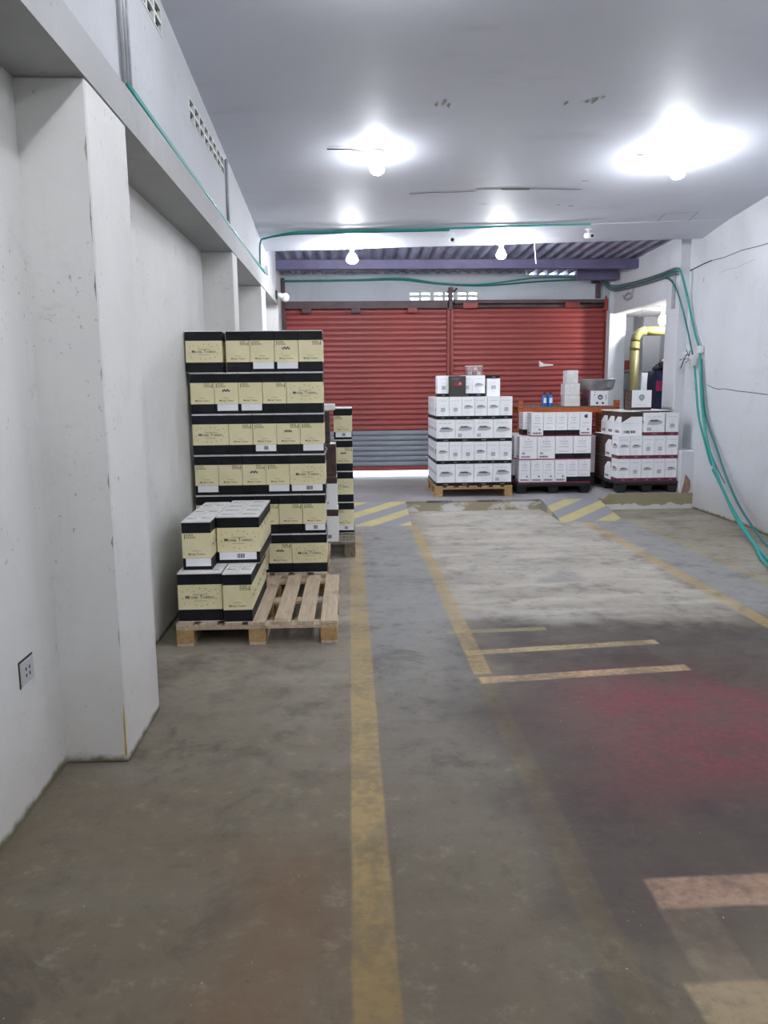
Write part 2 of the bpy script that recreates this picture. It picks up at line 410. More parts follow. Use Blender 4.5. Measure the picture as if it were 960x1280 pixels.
ceiling_crack([(1.25,7.74),(1.45,7.76),(1.75,7.78),(2.0,7.80),(2.3,7.84)], .010)
ceiling_crack([(1.5,7.765),(1.62,7.775),(1.78,7.785)], .028)
for e in (((3.53,9.1),(3.9,9.08)),((3.5,8.72),(3.86,8.70)),((3.53,9.1),(3.5,8.72)),((3.9,9.08),(3.86,8.70))):
    (x0,y0),(x1,y1) = e; b = MB(); wv = Vector((-(y1-y0), x1-x0, 0)).normalized()*.006
    b.poly([(x0-wv.x,y0-wv.y,ceil_z(x0,y0)-.003),(x0+wv.x,y0+wv.y,ceil_z(x0,y0)-.003),(x1+wv.x,y1+wv.y,ceil_z(x1,y1)-.003),(x1-wv.x,y1-wv.y,ceil_z(x1,y1)-.003)], 'grey_ink'); b.build('hatch_edge', ceiling)

# left wall: recessed lower wall, flush pilasters, a beam, an upper wall with vent blocks
wl = struct(MB().box(-1.42, LEFT_IN, -4.2, 11.0, 0, 2.75, 'wall').build('wall_left'), 'recessed white lower wall between the pilasters', 'wall')
up = MB()
V1 = (3.25, 4.57, 3.44, 3.58); V2 = (5.25, 6.62, 3.255, 3.395)
x0, x1 = -1.14, LEFT_UP
up.box(x0, x1, -4.2, V1[0], 2.87, 4.7, 'wall_shaded'); up.box(x0, x1, V1[0], V1[1], 2.87, V1[2], 'wall_shaded'); up.box(x0, x1, V1[0], V1[1], V1[3], 4.2, 'wall_shaded')
up.box(x0, x1, V1[1], V2[0], 2.87, 4.0, 'wall_shaded'); up.box(x0, x1, V2[0], V2[1], 2.87, V2[2], 'wall_shaded'); up.box(x0, x1, V2[0], V2[1], V2[3], 4.0, 'wall_shaded')
up.box(x0, x1, V2[1], 11.0, 2.87, 3.75, 'wall_shaded')
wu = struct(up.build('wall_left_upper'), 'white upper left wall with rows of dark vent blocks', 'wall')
for (a, bq, z0, z1) in (V1, V2):
    MB().box(-1.16, -1.141, a-.05, bq+.05, z0-.05, z1+.05, 'dark').build('vent_shade_backing', wu)  # near-black sheet standing for the shade behind the vent holes
    nb = 4; wd = (bq-a)/nb
    me = None
    for i in range(nb):
        if me is None:
            m = MB(); h = z1-z0
            cols = [0, .016, wd/2-.014, wd/2+.014, wd-.016, wd]
            rows = [0, .010, h/2-.010, h/2+.010, h-.010, h]
            for ci in range(5):
                for ri in range(5):
                    if ci % 2 == 0 or ri % 2 == 0: (m.box(x1-.015, x1+.004, cols[ci], cols[ci+1], rows[ri], rows[ri+1], 'vent'), m.box(x0+.002, x1-.016, cols[ci], cols[ci+1], rows[ri], rows[ri+1], 'dark'))  # insides of the holes coloured near black in place of shade
            me = m.mesh('vent_block')
        link('vent_block', me, wu, (0, a+i*wd, z0))
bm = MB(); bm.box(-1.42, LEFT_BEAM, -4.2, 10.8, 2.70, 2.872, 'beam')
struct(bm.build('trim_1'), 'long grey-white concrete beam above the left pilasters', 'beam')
PIL = [(3.1, 3.63, 'nearest wide left pilaster with a chipped corner'), (6.75, 7.0, 'second left pilaster behind the tall carton stack'), (8.87, 9.3, 'third left pilaster near the back'), (10.8, 11.05, 'last left pilaster at the end of the beam')]
for i, (y0, y1, lab) in enumerate(PIL):
    p = MB(); p.bevbox(LEFT_IN-.02, LEFT_BEAM-.005, y0, y1, 0, 2.70, 'wall', .006)
    po = struct(p.build('trim_%d' % (i+2)), lab, 'pilaster')
    if i == 0:
        fx = LEFT_BEAM-.005
        for (zc, hh, ww) in ((2.45,.05,.012),(2.2,.10,.008),(1.95,.06,.010),(1.62,.03,.008),(1.2,.04,.009),(.95,.03,.012),(.55,.05,.008)):
            b_ = MB(); b_.poly([(fx-.004-ww, y0-.0012, zc), (fx-.008, y0-.0012, zc-hh), (fx-.0065, y0-.0012, zc+hh*.2), (fx-.006, y0-.0012, zc+hh)], 'peel'); b_.build('corner_chip', po)
        b_ = MB(); b_.poly([(fx-.016, y0-.0012, .03), (fx-.007, y0-.0012, .03), (fx-.007, y0-.0012, .27), (fx-.014, y0-.0012, .2)], 'paint_yellow'); b_.build('paint_remnant', po)
struct(MB().box(-1.4, -1.06, 11.05, 12.9, 0, 3.6, 'wall').build('wall_left_rear'), 'white left wall past the last pilaster', 'wall')
# light switch plate on the near left wall
sw = empty('switch_plate', (LEFT_IN, 2.785, .53)); tag(sw, 'white square outlet plate low on the near left wall', 'outlet')
MB().bevbox(0, .008, -.055, .055, -.045, .045, 'wall_shaded', .003).build('plate', sw)
m = MB()
for (yy, zz) in ((-.015,.012),(.015,.012),(-.015,-.012),(.015,-.012)): m.box(.008, .0092, yy-.005, yy+.005, zz-.006, zz+.006, 'ink')
m.build('socket_holes', sw)
m = MB(); m.box(.0, .004, -.061, -.056, -.05, .05, 'crack'); m.box(.0, .004, -.06, .06, .046, .052, 'crack'); m.build('gap_outline', sw)

# right wall
wr = struct(MB().box(RIGHT, 4.6, -4.2, 10.0, 0, 4.7, 'wall_right').build('wall_right'), 'long white right wall with cracks', 'wall')
struct(MB().bevbox(4.325, RIGHT+.01, 6.2, 7.88, 0, 3.9, 'wall_right', .006).build('trim_6'), 'shallow white pilaster on the right wall', 'pilaster')
struct(MB().bevbox(4.24, 4.56, 10.0, 10.4, 0, 3.62, 'wall_right', .006).build('trim_7'), 'white column between the right wall and the side opening', 'column')
struct(MB().box(4.24, 4.44, 10.4, 12.45, 2.70, 3.62, 'wall_right').build('wall_right_rear'), 'white wall above the side opening', 'wall')
struct(MB().bevbox(4.17, 4.44, 12.45, 12.9, 0, 3.62, 'column', .006).build('trim_8'), 'grey-white jamb column beside the right shutter', 'column')
st = MB(); st.bevbox(4.20, 4.40, 9.60, 9.995, 0, .74, 'wall_right', .01)
st_o = struct(st.build('trim_9'), 'short chipped plinth at the platform end', 'plinth')
m = MB(); m.poly([(4.2-.003+0, 9.598, .14),(4.30, 9.598, .17),(4.345, 9.598, .26),(4.335, 9.598, .36),(4.27, 9.598, .44),(4.255, 9.598, .34),(4.23, 9.598, .22)], 'brick'); m.build('exposed_brick', st_o)
def wall_crack(pts, r, parent, k='crack'):
    b = MB()
    for (p, q) in zip(pts[:-1], pts[1:]):
        b.poly([(RIGHT-.002, p[0], p[1]-r), (RIGHT-.002, p[0], p[1]+r), (RIGHT-.002, q[0], q[1]+r), (RIGHT-.002, q[0], q[1]-r)], k)
    b.build('crack', parent)
wall_crack([(10.0,3.005),(9.75,3.02),(9.61,3.03),(9.4,3.035)], .008, wr)
wall_crack([(9.4,3.035),(9.1,3.02),(8.7,3.03),(8.3,3.01),(7.9,3.0)], .004, wr)
wall_crack([(9.35,1.565),(9.2,1.53),(9.05,1.51),(8.9,1.515),(8.6,1.49),(8.3,1.475),(7.9,1.45)], .004, wr)
wall_crack([(9.2,2.86),(9.0,2.875),(8.8,2.86),(8.4,2.885)], .002, wr, 'grey_ink')
for (yy, zz, r) in ((9.59,2.84,.02),(9.42,1.12,.012),(9.2,.24,.01),(8.9,.22,.012)):
    b = MB(); b.poly([(RIGHT-.002, yy+r*.5*math.cos(a*1.05), zz+r*1.6*math.sin(a*1.05)) for a in range(6)], 'peel'); b.build('chip', wr)

# rear wall behind the camera closes the room
struct(MB().box(-1.5, 4.6, -4.25, -4.0, 0, 4.7, 'wall').build('wall_rear'), 'white wall at the near end of the garage', 'wall')

# side room seen through the opening
struct(MB().box(4.45, 7.2, 14.2, 14.4, 0, 3.6, 'column').build('wall_side_room_back'), 'pale back wall of the side room', 'wall')
struct(MB().box(7.0, 7.2, 9.8, 14.2, 0, 3.6, 'column').build('wall_side_room_right'), 'pale far wall of the side room', 'wall')
struct(MB().box(4.6, 7.0, 9.8, 10.0, 0, 3.6, 'column').build('wall_side_room_front'), 'near wall of the side room', 'wall')
struct(MB().box(4.44, 7.2, 9.8, 14.4, 3.35, 3.5, 'ceiling').build('ceiling_side_room'), 'ceiling of the side room', 'ceiling')
struct(MB().box(4.30, 4.45, 12.9, 14.4, 0, 3.6, 'column').build('wall_side_room_left'), 'left wall of the side room', 'wall')
struct(MB().box(4.45, 7.0, 14.17, 14.21, 1.86, 2.03, 'slat_red').build('trim_10'), 'red painted stripe on the side room wall', 'stripe')
struct(MB().bevbox(5.2, 5.52, 13.7, 14.18, .2, 3.34, 'wall_right', .01).build('trim_11'), 'white pillar inside the side room', 'pillar')
struct(MB().box(4.46, 6.6, 11.6, 11.8, 2.86, 3.05, 'purple').build('trim_12'), 'dark beam under the side room ceiling', 'beam')

# back wall over the shutters with breeze blocks
bw = MB(); BY0, BY1 = 12.7, 12.85
VX0, VX1, VZ0, VZ1 = .97, 2.12, 2.955, 3.095
bw.box(-1.06, VX0, BY0, BY1, 2.93, 3.40, 'column'); bw.box(VX1, 2.86, BY0, BY1, 2.93, 3.40, 'column'); bw.box(2.86, 4.17, BY0, BY1, 2.93, 3.345, 'column')
bw.box(VX0, VX1, BY0, BY1, 2.93, VZ0, 'column'); bw.box(VX0, VX1, BY0, BY1, VZ1, 3.40, 'column')
bwo = struct(bw.build('wall_back'), 'grey-white wall above the red shutters', 'wall')
wd = (VX1-VX0)/3; h = VZ1-VZ0; m = MB()
cols = [0, .03, wd/2-.016, wd/2+.016, wd-.03, wd]; rows = [0, .008, h/2-.016, h/2+.016, h-.01, h]
for ci in range(5):
    for ri in range(5):
        if ci % 2 == 0 or ri % 2 == 0: m.box(cols[ci], cols[ci+1], BY0-.004, BY1, rows[ri], rows[ri+1], 'vent')
me = m.mesh('vent_block')
for i in range(3): link('vent_block', me, bwo, (VX0+i*wd, 0, VZ0))

# corrugated roof beyond the slab
rf = struct(empty('roof', (0,0,0)), 'bluish corrugated roof sheets behind the ceiling slab', 'roof')
PITCH = .165
def roof_sheet(xa, xb, lift):
    nx = max(8, int(round((xb-xa)/PITCH*8))); b = MB(); vs = []; fs = []
    ys = (9.55, 11.2, 12.95)
    for yy in ys:
        for i in range(nx+1):
            xx = xa+(xb-xa)*i/nx; vs.append((xx, yy, 3.478-.028*(yy-9.55)+.028*math.sin(2*math.pi*xx/PITCH)+lift))
    k = nx+1; nt = len(vs); vs += [(p[0], p[1], p[2]+.003) for p in vs]
    for r in range(len(ys)-1):
        for i in range(nx):
            a = r*k+i; fs.append((a, a+k, a+k+1, a+1)); fs.append((a+nt, a+1+nt, a+k+1+nt, a+k+nt))
    b.raw(vs, fs, 'roof', True); b.build('roof_sheet', rf)
xs = [-1.30, -.31, .68, 1.67, 2.66, 3.65, 4.60]
for i in range(6): roof_sheet(xs[i]-.04, xs[i+1]+.04, .004*(i % 2))
struct(MB().box(-1.06, 4.24, 11.45, 11.56, 3.262, 3.385, 'purple').build('trim_13'), 'purple steel roof beam under the corrugated sheets', 'beam')
struct(MB().box(3.55, 4.20, 12.2, 12.3, 3.20, 3.355, 'purple').build('trim_14'), 'short purple steel beam stub at the right roof end', 'beam')
struct(MB().box(-1.1, 4.5, 9.5, 9.58, 3.42, 3.60, 'beam').build('trim_15'), 'unseen upstand added to keep sky light out above the slab edge', 'upstand')  # added out of sight to block sky light leaking over the slab

# loading platform and its hatched ramps
def prism(pts_top, z_of, k):
    b = MB(); top = [(x, y, z_of(x, y)) for (x, y) in pts_top]; bot = [(x, y, 0.001) for (x, y) in pts_top]; nn = len(top)
    b.poly(top, k); b.poly(bot[::-1], k)
    for i in range(nn):
        j = (i+1) % nn; b.poly([bot[i], bot[j], top[j], top[i]], k)
    return b
pl = MB()
def plat(xa, xb, za, zb, yf):
    vs = [(xa,yf,0),(xb,yf,0),(xb,12.69,0),(xa,12.69,0),(xa,yf,za),(xb,yf,zb),(xb,12.69,zb),(xa,12.69,za)]
    pl.raw(vs, [(0,3,2,1),(4,5,6,7),(0,1,5,4),(1,2,6,5),(2,3,7,6),(3,0,4,7)], 'platform')
plat(-1.3, 3.22, .13, .13, 9.70); plat(3.22, 3.30, .13, .20, 9.62); plat(3.30, 7.0, .20, .20, 9.58)
pl.box(4.31, 7.0, 12.695, 14.2, .101, .20, 'platform')
struct(pl.build('loading_platform'), 'raised concrete loading platform with a worn striped edge', 'platform')
def ramp(xa, xb, ya, yb, za, k, lab):
    b = MB(); vs = [(xa,ya,.001),(xb,ya,.001),(xb,yb,0),(xa,yb,0),(xb,yb,za),(xa,yb,za)]
    b.raw(vs, [(0,3,2,1),(0,1,4,5),(1,2,4),(3,0,5),(2,3,5,4)], k); struct(b.build('hatched_ramp'), lab, 'ramp')
ramp(-.25, .69, 8.68, 9.699, .13, 'ramp_left', 'left yellow and grey hatched ramp up to the platform')
ramp(2.44, 3.18, 8.75, 9.699, .13, 'ramp_right', 'right yellow and grey hatched ramp up to the platform')

# ------------------------------------------------------------------ roller shutters
SLAT = .085
def slat_mesh(w, k):
    b = MB(); prof = [(0, 0), (-.016, .012), (-.022, .030), (-.020, .055), (-.010, .072), (0, .080)]
    vs = [(0, p[0], p[1]) for p in prof] + [(w, p[0], p[1]) for p in prof] + [(0, .006, -.02), (w, .006, -.02), (0, .010, .088), (w, .010, .088)]
    nn = len(prof); fs = [(i, nn+i, nn+i+1, i+1) for i in range(nn-1)] + [(12, 14, 15, 13)]
    b.raw(vs, fs, k); return b.mesh('slat')
def shutter(nme, lab, xa, xb, zlo, zhi, grey_to):
    r = struct(empty(nme, (xa, 12.72, zlo)), lab, 'shutter')
    mr, mg = slat_mesh(xb-xa, 'slat_red'), slat_mesh(xb-xa, 'slat_grey')
    MB().bevbox(0, xb-xa, -.025, .012, -.07, -.002, 'slat_red', .005).build('bottom_bar', r)
    i = 0
    while zlo+i*SLAT < zhi:
        link('slat', mg if zlo+i*SLAT < grey_to else mr, r, (0, random.uniform(-.002,.002), i*SLAT)); i += 1
    return r
shl = shutter('door_1', 'left red roller shutter with a bare grey lower third', -1.0, 1.585, .285, 2.82, .84)
shr = shutter('door_2', 'right all red roller shutter behind the rack', 1.695, 4.165, .215, 2.82, 0)
def steel(nme, args, k, lab): return struct(MB().bevbox(*args, k, .004).build(nme), lab, 'steel frame')
steel('trim_21', (-1.0, 4.17, 12.765, 12.785, 2.76, 2.929), 'brownsteel', 'added brown steel plate blocking light behind the shutter rollers')  # added plate, stops outside light leaking above the rollers
steel('trim_22', (1.56, 1.72, 12.77, 12.79, .131, 2.93), 'brownsteel', 'added brown steel strip blocking light behind the centre post')  # added strip, stops outside light leaking between the shutters
steel('trim_16', (-1.055, -1.0, 12.60, 12.76, .13, 3.30), 'brownsteel', 'brown steel guide post left of the shutters')
cm = struct(empty('trim_17', (1.64, 12.70, .13)), 'red steel centre post between the two shutters', 'post')
MB().bevbox(-.052, -.004, -.055, .05, 0, 2.70, 'redsteel', .004).build('guide', cm); MB().bevbox(.004, .052, -.055, .05, 0, 2.70, 'redsteel', .004).build('guide', cm)
MB().bevbox(-.03, .03, -.10, .05, 2.66, 3.02, 'brownsteel', .004).build('bracket', cm)
m = MB(); m.tube([(-.06,-.08,2.93),(.0,-.09,2.98),(.05,-.09,2.95),(.10,-.08,3.0)], .016, 'brownsteel', 6); m.build('pivot_lever', cm)
steel('trim_18', (4.165, 4.24, 12.60, 12.74, .2, 3.0), 'redsteel', 'red steel guide post right of the shutters')
hl = struct(empty('trim_19', (0, 12.62, 2.87)), 'brown steel roller rail above the left shutter', 'rail')
MB().bevbox(-1.0, 1.585, -.05, .07, -.05, .065, 'brownsteel', .005).build('rail', hl)
for xx in (-.66, .12, 1.02): MB().bevbox(xx-.075, xx+.075, -.06, .05, -.115, -.045, 'redsteel' if xx > 1 else 'brownsteel', .004).build('bracket_plate', hl)
hr = struct(empty('trim_20', (0, 12.62, 2.87)), 'brown steel roller rail above the right shutter', 'rail')
MB().bevbox(1.695, 4.20, -.04, .07, .02, .075, 'brownsteel', .005).build('rail', hr)
m = MB(); m.tube([(1.70,-.0,-.02),(4.17,-.0,-.02)], .03, 'brownsteel', 10, False); m.build('roller_tube', hr)
for xx in (1.95, 3.60): MB().bevbox(xx-.12, xx+.12, -.065, -.032, -.055, .03, 'redsteel', .004).build('bracket_plate', hr)
m = MB(); m.bevbox(4.12, 4.25, -.09, .06, -.10, .08, 'redsteel', .004); m.build('end_plate', hr)
m = MB(); m.bevbox(4.0, 4.06, -.02, .07, .1, .42, 'brownsteel', .004); m.box(3.92, 4.02, 0, .05, .33, .38, 'brownsteel'); m.build('roof_bracket', hr)
ps = MB(); ps.raw([(3.10,12.66,1.885),(3.33,12.66,1.905),(3.33,12.66,1.925),(3.18,12.66,1.935),(3.10,12.66,1.985)], [(0,1,2,3,4)], 'white'); ps.raw([(3.10,12.662,1.885),(3.33,12.662,1.905),(3.33,12.662,1.925),(3.18,12.662,1.935),(3.10,12.662,1.985)], [(4,3,2,1,0)], 'white')
ps.box(3.10, 3.115, 12.66, 12.705, 1.90, 1.93, 'white')
tag(ps.build('paper_scrap'), 'torn white paper strip stuck on the right red shutter', 'paper')

# ------------------------------------------------------------------ lettering
def text_tris(body, size):
    cu = bpy.data.curves.new('lettering', 'FONT'); cu.body = body; cu.size = size; cu.resolution_u = 1; cu.offset = .012; cu.fill_mode = 'FRONT'
    ob = bpy.data.objects.new('lettering', cu); me = bpy.data.meshes.new_from_object(ob)
    vs = [(v.co.x, v.co.y) for v in me.vertices]; fs = [tuple(p.vertices) for p in me.polygons]
    bpy.data.objects.remove(ob); bpy.data.curves.remove(cu); bpy.data.meshes.remove(me)
    return vs, fs
def small_caps(words):
    V, F = [], []; cx = 0.0
    for w in words:
        for (t, s) in ((w[0], 1.0), (w[1:], .74)):
            vs, fs = text_tris(t, s); x0 = min(v[0] for v in vs); b = len(V)
            V += [(v[0]-x0+cx, v[1]) for v in vs]; F += [tuple(i+b for i in f) for f in fs]
            cx = max(v[0] for v in V) + .06
        cx += .22
    W = max(v[0] for v in V); return [(v[0]/W, v[1]/W) for v in V], F
WORDMARK = small_caps(['MICHEL', 'TORINO'])

# ------------------------------------------------------------------ cartons
class Face:
    """a side of a carton: u runs left to right as seen from outside, v up from its bottom edge"""
    def __init__(s, mb, side, w, d):
        s.mb = mb; s.side = side; s.W = w if side in 'fb' else d; s.w = w; s.d = d
    def P(s, u, v, e=0.0):
        a = u - s.W/2
        if s.side == 'f': return (a, -s.d/2-e, v)
        if s.side == 'b': return (-a, s.d/2+e, v)
        if s.side == 'r': return (s.w/2+e, a, v)
        return (-s.w/2-e, -a, v)
    def rect(s, u0, v0, u1, v1, k, e=0.0): s.mb.poly([s.P(u0,v0,e), s.P(u1,v0,e), s.P(u1,v1,e), s.P(u0,v1,e)], k)
    def pol(s, pts, k, e=.0008): s.mb.poly([s.P(u, v, e) for (u, v) in pts], k)
    def word(s, cu, v, width, k, e=.0009):
        vs, fs = WORDMARK; s.mb.raw([s.P(cu-width/2+x*width, v+y*width, e) for (x, y) in vs], fs, k)
    def dashes(s, u0, u1, v, h, k, n, e=.0008):
        L = (u1-u0)/n
        for i in range(n): s.rect(u0+i*L, v, u0+i*L+L*.72, v+h, k, e)

def barcode_rect(fc, u0, v0, u1, v1, k, e=.0009, n=9):
    L = (u1-u0)/n
    for i in range(n): fc.rect(u0+i*L, v0, u0+i*L+L*(.75 if i % 3 else .45), v1, k, e)

YW, YN, YH = .269, .1755, .305
def yellow_face(fc, wide, block, H=YH):
    W = fc.W; b0, b1 = .25*H, .765*H
    fc.rect(0, 0, W, .003, 'flap'); fc.rect(0, .003, W, b0, 'black'); fc.rect(0, b0, W, b1, 'cream'); fc.rect(0, b1, W, H-.006, 'black'); fc.rect(0, H-.006, W, H, 'flap')
    if wide:
        fc.word(W/2, .475*H, W*.66, 'ink'); fc.dashes(W*.34, W*.68, .555*H, .004, 'olive_ink', 9); fc.dashes(W*.36, W*.66, .425*H, .003, 'olive_ink', 11)
        for (u, v) in ((.12,.62),(.22,.66),(.36,.62),(.5,.69),(.63,.68),(.72,.63),(.86,.66),(.90,.57),(.10,.48),(.14,.38),(.86,.47),(.40,.34),(.52,.32),(.66,.35),(.80,.38)):
            r = .0036; fc.pol([(W*u-r, H*v), (W*u, H*v-r*1.3), (W*u+r, H*v), (W*u, H*v+r*1.3)], 'olive_ink')
    else:
        fc.word(W/2, .315*H, W*.60, 'ink'); fc.dashes(W*.36, W*.64, .395*H, .003, 'olive_ink', 6)
        u0 = W*.08 if block == 'l' else W*.52
        for r in range(4): fc.dashes(u0+.012, u0+W*(.40 if r > 1 else .33), H*(.735-.026*r), .0048, 'olive_ink', 3+r)
        ub = u0 if block == 'l' else u0+W*.40; fc.rect(ub, H*.645, ub+.005, H*.745, 'ink', .0008)
        for (u, v) in ((.2,.42),(.3,.46),(.74,.45),(.84,.41)): r = .002; fc.pol([(W*u-r, H*v), (W*u, H*v-r), (W*u+r, H*v), (W*u, H*v+r)], 'olive_ink')

_cache = {}
def yellow_mesh(front_wide, block):
    key = ('y', front_wide, block)
    if key not in _cache:
        mb = MB(); w, d = (YW, YN) if front_wide else (YN, YW)
        for sd in 'fbrl': fc = Face(mb, sd, w, d); yellow_face(fc, fc.W > .2, block)
        mb.poly([(-w/2,-d/2,YH),(w/2,-d/2,YH),(w/2,d/2,YH),(-w/2,d/2,YH)], 'grey_ink'); mb.poly([(-w/2,d/2,0),(w/2,d/2,0),(w/2,-d/2,0),(-w/2,-d/2,0)], 'flap')  # top coloured grey to stand for shade in the flap seams
        _cache[key] = mb.mesh('carton')
    return _cache[key]
def part_mesh(key, fn):
    if key not in _cache: mb = MB(); fn(mb); _cache[key] = mb.mesh(key[0])
    return _cache[key]
def label_panel(front_wide, code):
    w, d = (YW, YN) if front_wide else (YN, YW)
    def fn(mb):
        fc = Face(mb, 'f', w, d); u0, u1 = (.012, w-.022) if front_wide else (.018, w-.004); v0, v1 = .026, .25*YH-.001
        mb.box(u0-w/2, u1-w/2, -d/2-.0012, -d/2, v0, v1, 'white')
        if code == 'c': barcode_rect(fc, w*.46, v0+.01, w*.64, v1-.01, 'ink', .0018)
    return part_mesh(('barcode_label', front_wide, code), fn)
def stamp(front_wide):
    w, d = (YW, YN) if front_wide else (YN, YW)
    def fn(mb):
        fc = Face(mb, 'f', w, d)
        for i in range(5): fc.rect(w*.33+i*w*.065, YH*.545+.006*(i % 2), w*.33+i*w*.065+w*.056, YH*.61-.006*((i+1) % 2), 'blue_ink', .0012)
    return part_mesh(('ink_stamp', front_wide), fn)
def flap_mesh(w, d, half):
    def fn(mb):
        xa, xb = (-w/2+.001, -.002) if half == 0 else (.002, w/2-.001)
        mb.box(xa, xb, -d/2+.001, d/2-.003, 0, .003, 'flap')
    return part_mesh(('top_flap', round(w,3), round(d,3), half), fn)
def slot_mesh(w, d, half):
    def fn(mb):
        xa, xb = (-w/2+.001, -.0015) if half == 0 else (.0015, w/2-.001)
        xm = (xa+xb)/2; L = (xb-xa)*.30                                   # punched carrying handle
        mb.poly([(xm-L*1.2, -d*.14, .0034), (xm+L*1.2, -d*.14-.004, .0034), (xm+L*1.2, -d*.14+.008, .0034), (xm-L*1.2, -d*.14+.016, .0034)], 'ink')
        mb.poly([(xm-L, -d*.12, .0034), (xm-L+.005, -d*.12, .0034), (xm-L*.8+.005, d*.12, .0034), (xm-L*.8, d*.12, .0034)], 'grey_ink')
        mb.poly([(xm-L*.8, d*.12, .0034), (xm+L*.8, d*.12, .0034), (xm+L*.8, d*.12+.008, .0034), (xm-L*.8, d*.12+.008, .0034)], 'grey_ink')
    return part_mesh(('hand_slot', round(w,3), round(d,3), half), fn)
def yellow(code, x, y, z, label, group, flaps=False, rz=None):
    """code: W or N = wide or narrow side out; l / r place of the small print; s = ink stamp; p / c = white panel, c with a barcode"""
    wide = 'W' in code; me = yellow_mesh(wide, 'l' if 'l' in code else 'r')
    o = link('wine_carton', me, None, (x, y, z), random.uniform(-.006,.006) if rz is None else rz); tag(o, label, 'carton', group)
    if 'p' in code or 'c' in code: link('barcode_label', label_panel(wide, 'c' if 'c' in code else 'p'), o)
    if 's' in code: link('ink_stamp', stamp(wide), o)
    if flaps:
        w, d = (YW, YN) if wide else (YN, YW)
        for h_ in (0, 1): f_ = link('top_flap', flap_mesh(w, d, h_), o, (0, 0, YH)); link('hand_slot', slot_mesh(w, d, h_), f_)
    return o

# ------------------------------------------------------------------ pallets
def wood_pallet(loc, w, d, label, mats=('pine', 'pine_end'), nb=7, cross=False, rz=0.0, mid=True):
    r = tag(empty('wooden_pallet', loc, rz), label, 'pallet', 'pallets under the cartons')
    a, b = mats
    for ix in (-1, 0, 1):
        for iy in (-1, 0, 1):
            if not mid and ix == 0: continue
            bx, by = ix*(w/2-.052), iy*(d/2-.06)
            MB().bevbox(bx-.052, bx+.052, by-.06, by+.06, .019, .100, b, .003).build('block', r)
    for ix in ((-1, 0, 1) if mid else (-1, 1)):
        bx = ix*(w/2-.052); MB().bevbox(bx-.05, bx+.05, -d/2, d/2, 0, .018, a, .002).build('bottom_board', r)
    if not cross:
        for iy in (-1, 0, 1):
            by = iy*(d/2-.06); MB().bevbox(-w/2, w/2, by-.055, by+.055, .101, .122, a, .002).build('stringer_board', r)
        bw = .103; gap = (w-nb*bw)/(nb-1)
        for i in range(nb):
            xa = -w/2+i*(bw+gap)+(random.uniform(-.006,.006) if 0 < i < nb-1 else 0)
            MB().bevbox(xa, xa+bw, -d/2+random.uniform(-.004,.006), d/2+random.uniform(-.006,.004), .123, .145, a, .002).build('deck_board', r)
    else:
        for ix in (-1, 0, 1):
            bx = ix*(w/2-.052); MB().bevbox(bx-.05, bx+.05, -d/2, d/2, .101, .122, a, .002).build('stringer_board', r)
        bw = .09; gap = (d-nb*bw)/(nb-1)
        for i in range(nb):
            ya = -d/2+i*(bw+gap); MB().bevbox(-w/2, w/2, ya, ya+bw, .123, .145, a, .002).build('deck_board', r)
    return r
def plastic_pallet(loc, w, d, label):
    r = tag(empty('plastic_pallet', loc), label, 'pallet', 'pallets under the cartons')
    m = MB(); m.bevbox(-w/2, w/2, -d/2, d/2, .112, .145, 'plastic_black', .005); m.build('deck', r)
    for i in range(6):
        ya = -d/2+.02+i*(d-.04-.1)/5; MB().bevbox(-w/2+.01, w/2-.01, ya, ya+.1, .095, .111, 'plastic_black', .003).build('deck_rib', r)
    for ix in (-1, 0, 1):
        for iy in (-1, 0, 1):
            bx, by = ix*(w/2-.075), iy*(d/2-.075)
            m = MB(); vs = []
            for (z, q) in ((0,.05),(.094,.07)): vs += [(bx-q,by-q,z),(bx+q,by-q,z),(bx+q,by+q,z),(bx-q,by+q,z)]
            m.raw(vs, [(0,3,2,1),(4,5,6,7),(0,1,5,4),(1,2,6,5),(2,3,7,6),(3,0,4,7)], 'plastic_black'); m.build('foot', r)
    return r
wood_pallet((-.594, 5.185, 0), .985, 1.20, 'pale wooden pallet with a half empty deck, nearest of the pallets')
wood_pallet((-.70, 6.42, 0), 1.00, 1.20, 'pale wooden pallet under the tall cream carton stack')
wood_pallet((-.47, 7.66, 0), 1.00, 1.22, 'dark weathered pallet behind the tall stack', ('oldwood', 'oldwood'), 9, True)
wood_pallet((1.62, 10.54, .13), 1.03, 1.0, 'wooden pallet under the white cartons in the middle', ('pine_end', 'pine_end'), mid=False)
plastic_pallet((2.735, 10.72, .13), 1.02, 1.0, 'black plastic pallet under cartons with red edges')
plastic_pallet((3.80, 10.20, .20), .82, 1.1, 'black plastic pallet beside the right wall plinth')

# ------------------------------------------------------------------ front pallet, 15 cartons
G = 'cream cartons on the front pallet'; PZ = .1455; DZ = YH+.0045
def rowlab(desc, where): return desc + ', ' + where
xw = -1.074+YW/2
yc = 4.63
for i in range(5):
    yellow('Wl', xw, yc+YN/2+i*(YN+.002), PZ, 'cream carton wide side out at the lower left front of the front pallet' if i == 0 else 'cream carton %s back in the lower left row on the front pallet' % ORD[i+1], G, True, 0)
xn = -.795+YN/2
for i in range(3):
    yellow('Nr', xn, 4.60+YW/2+i*(YW+.003), PZ, 'cream carton narrow side out at the lower right front of the front pallet' if i == 0 else 'cream carton %s back in the lower right row on the front pallet' % ORD[i+1], G, True, 0)
for i in range(3):
    yellow('Nlp', -1.045+YN/2, 4.69+YW/2+i*(YW+.003), PZ+DZ, 'cream carton with blank white panel, upper left front of the front pallet' if i == 0 else 'cream carton %s back in the upper left row on the front pallet' % ORD[i+1], G, True, 0)
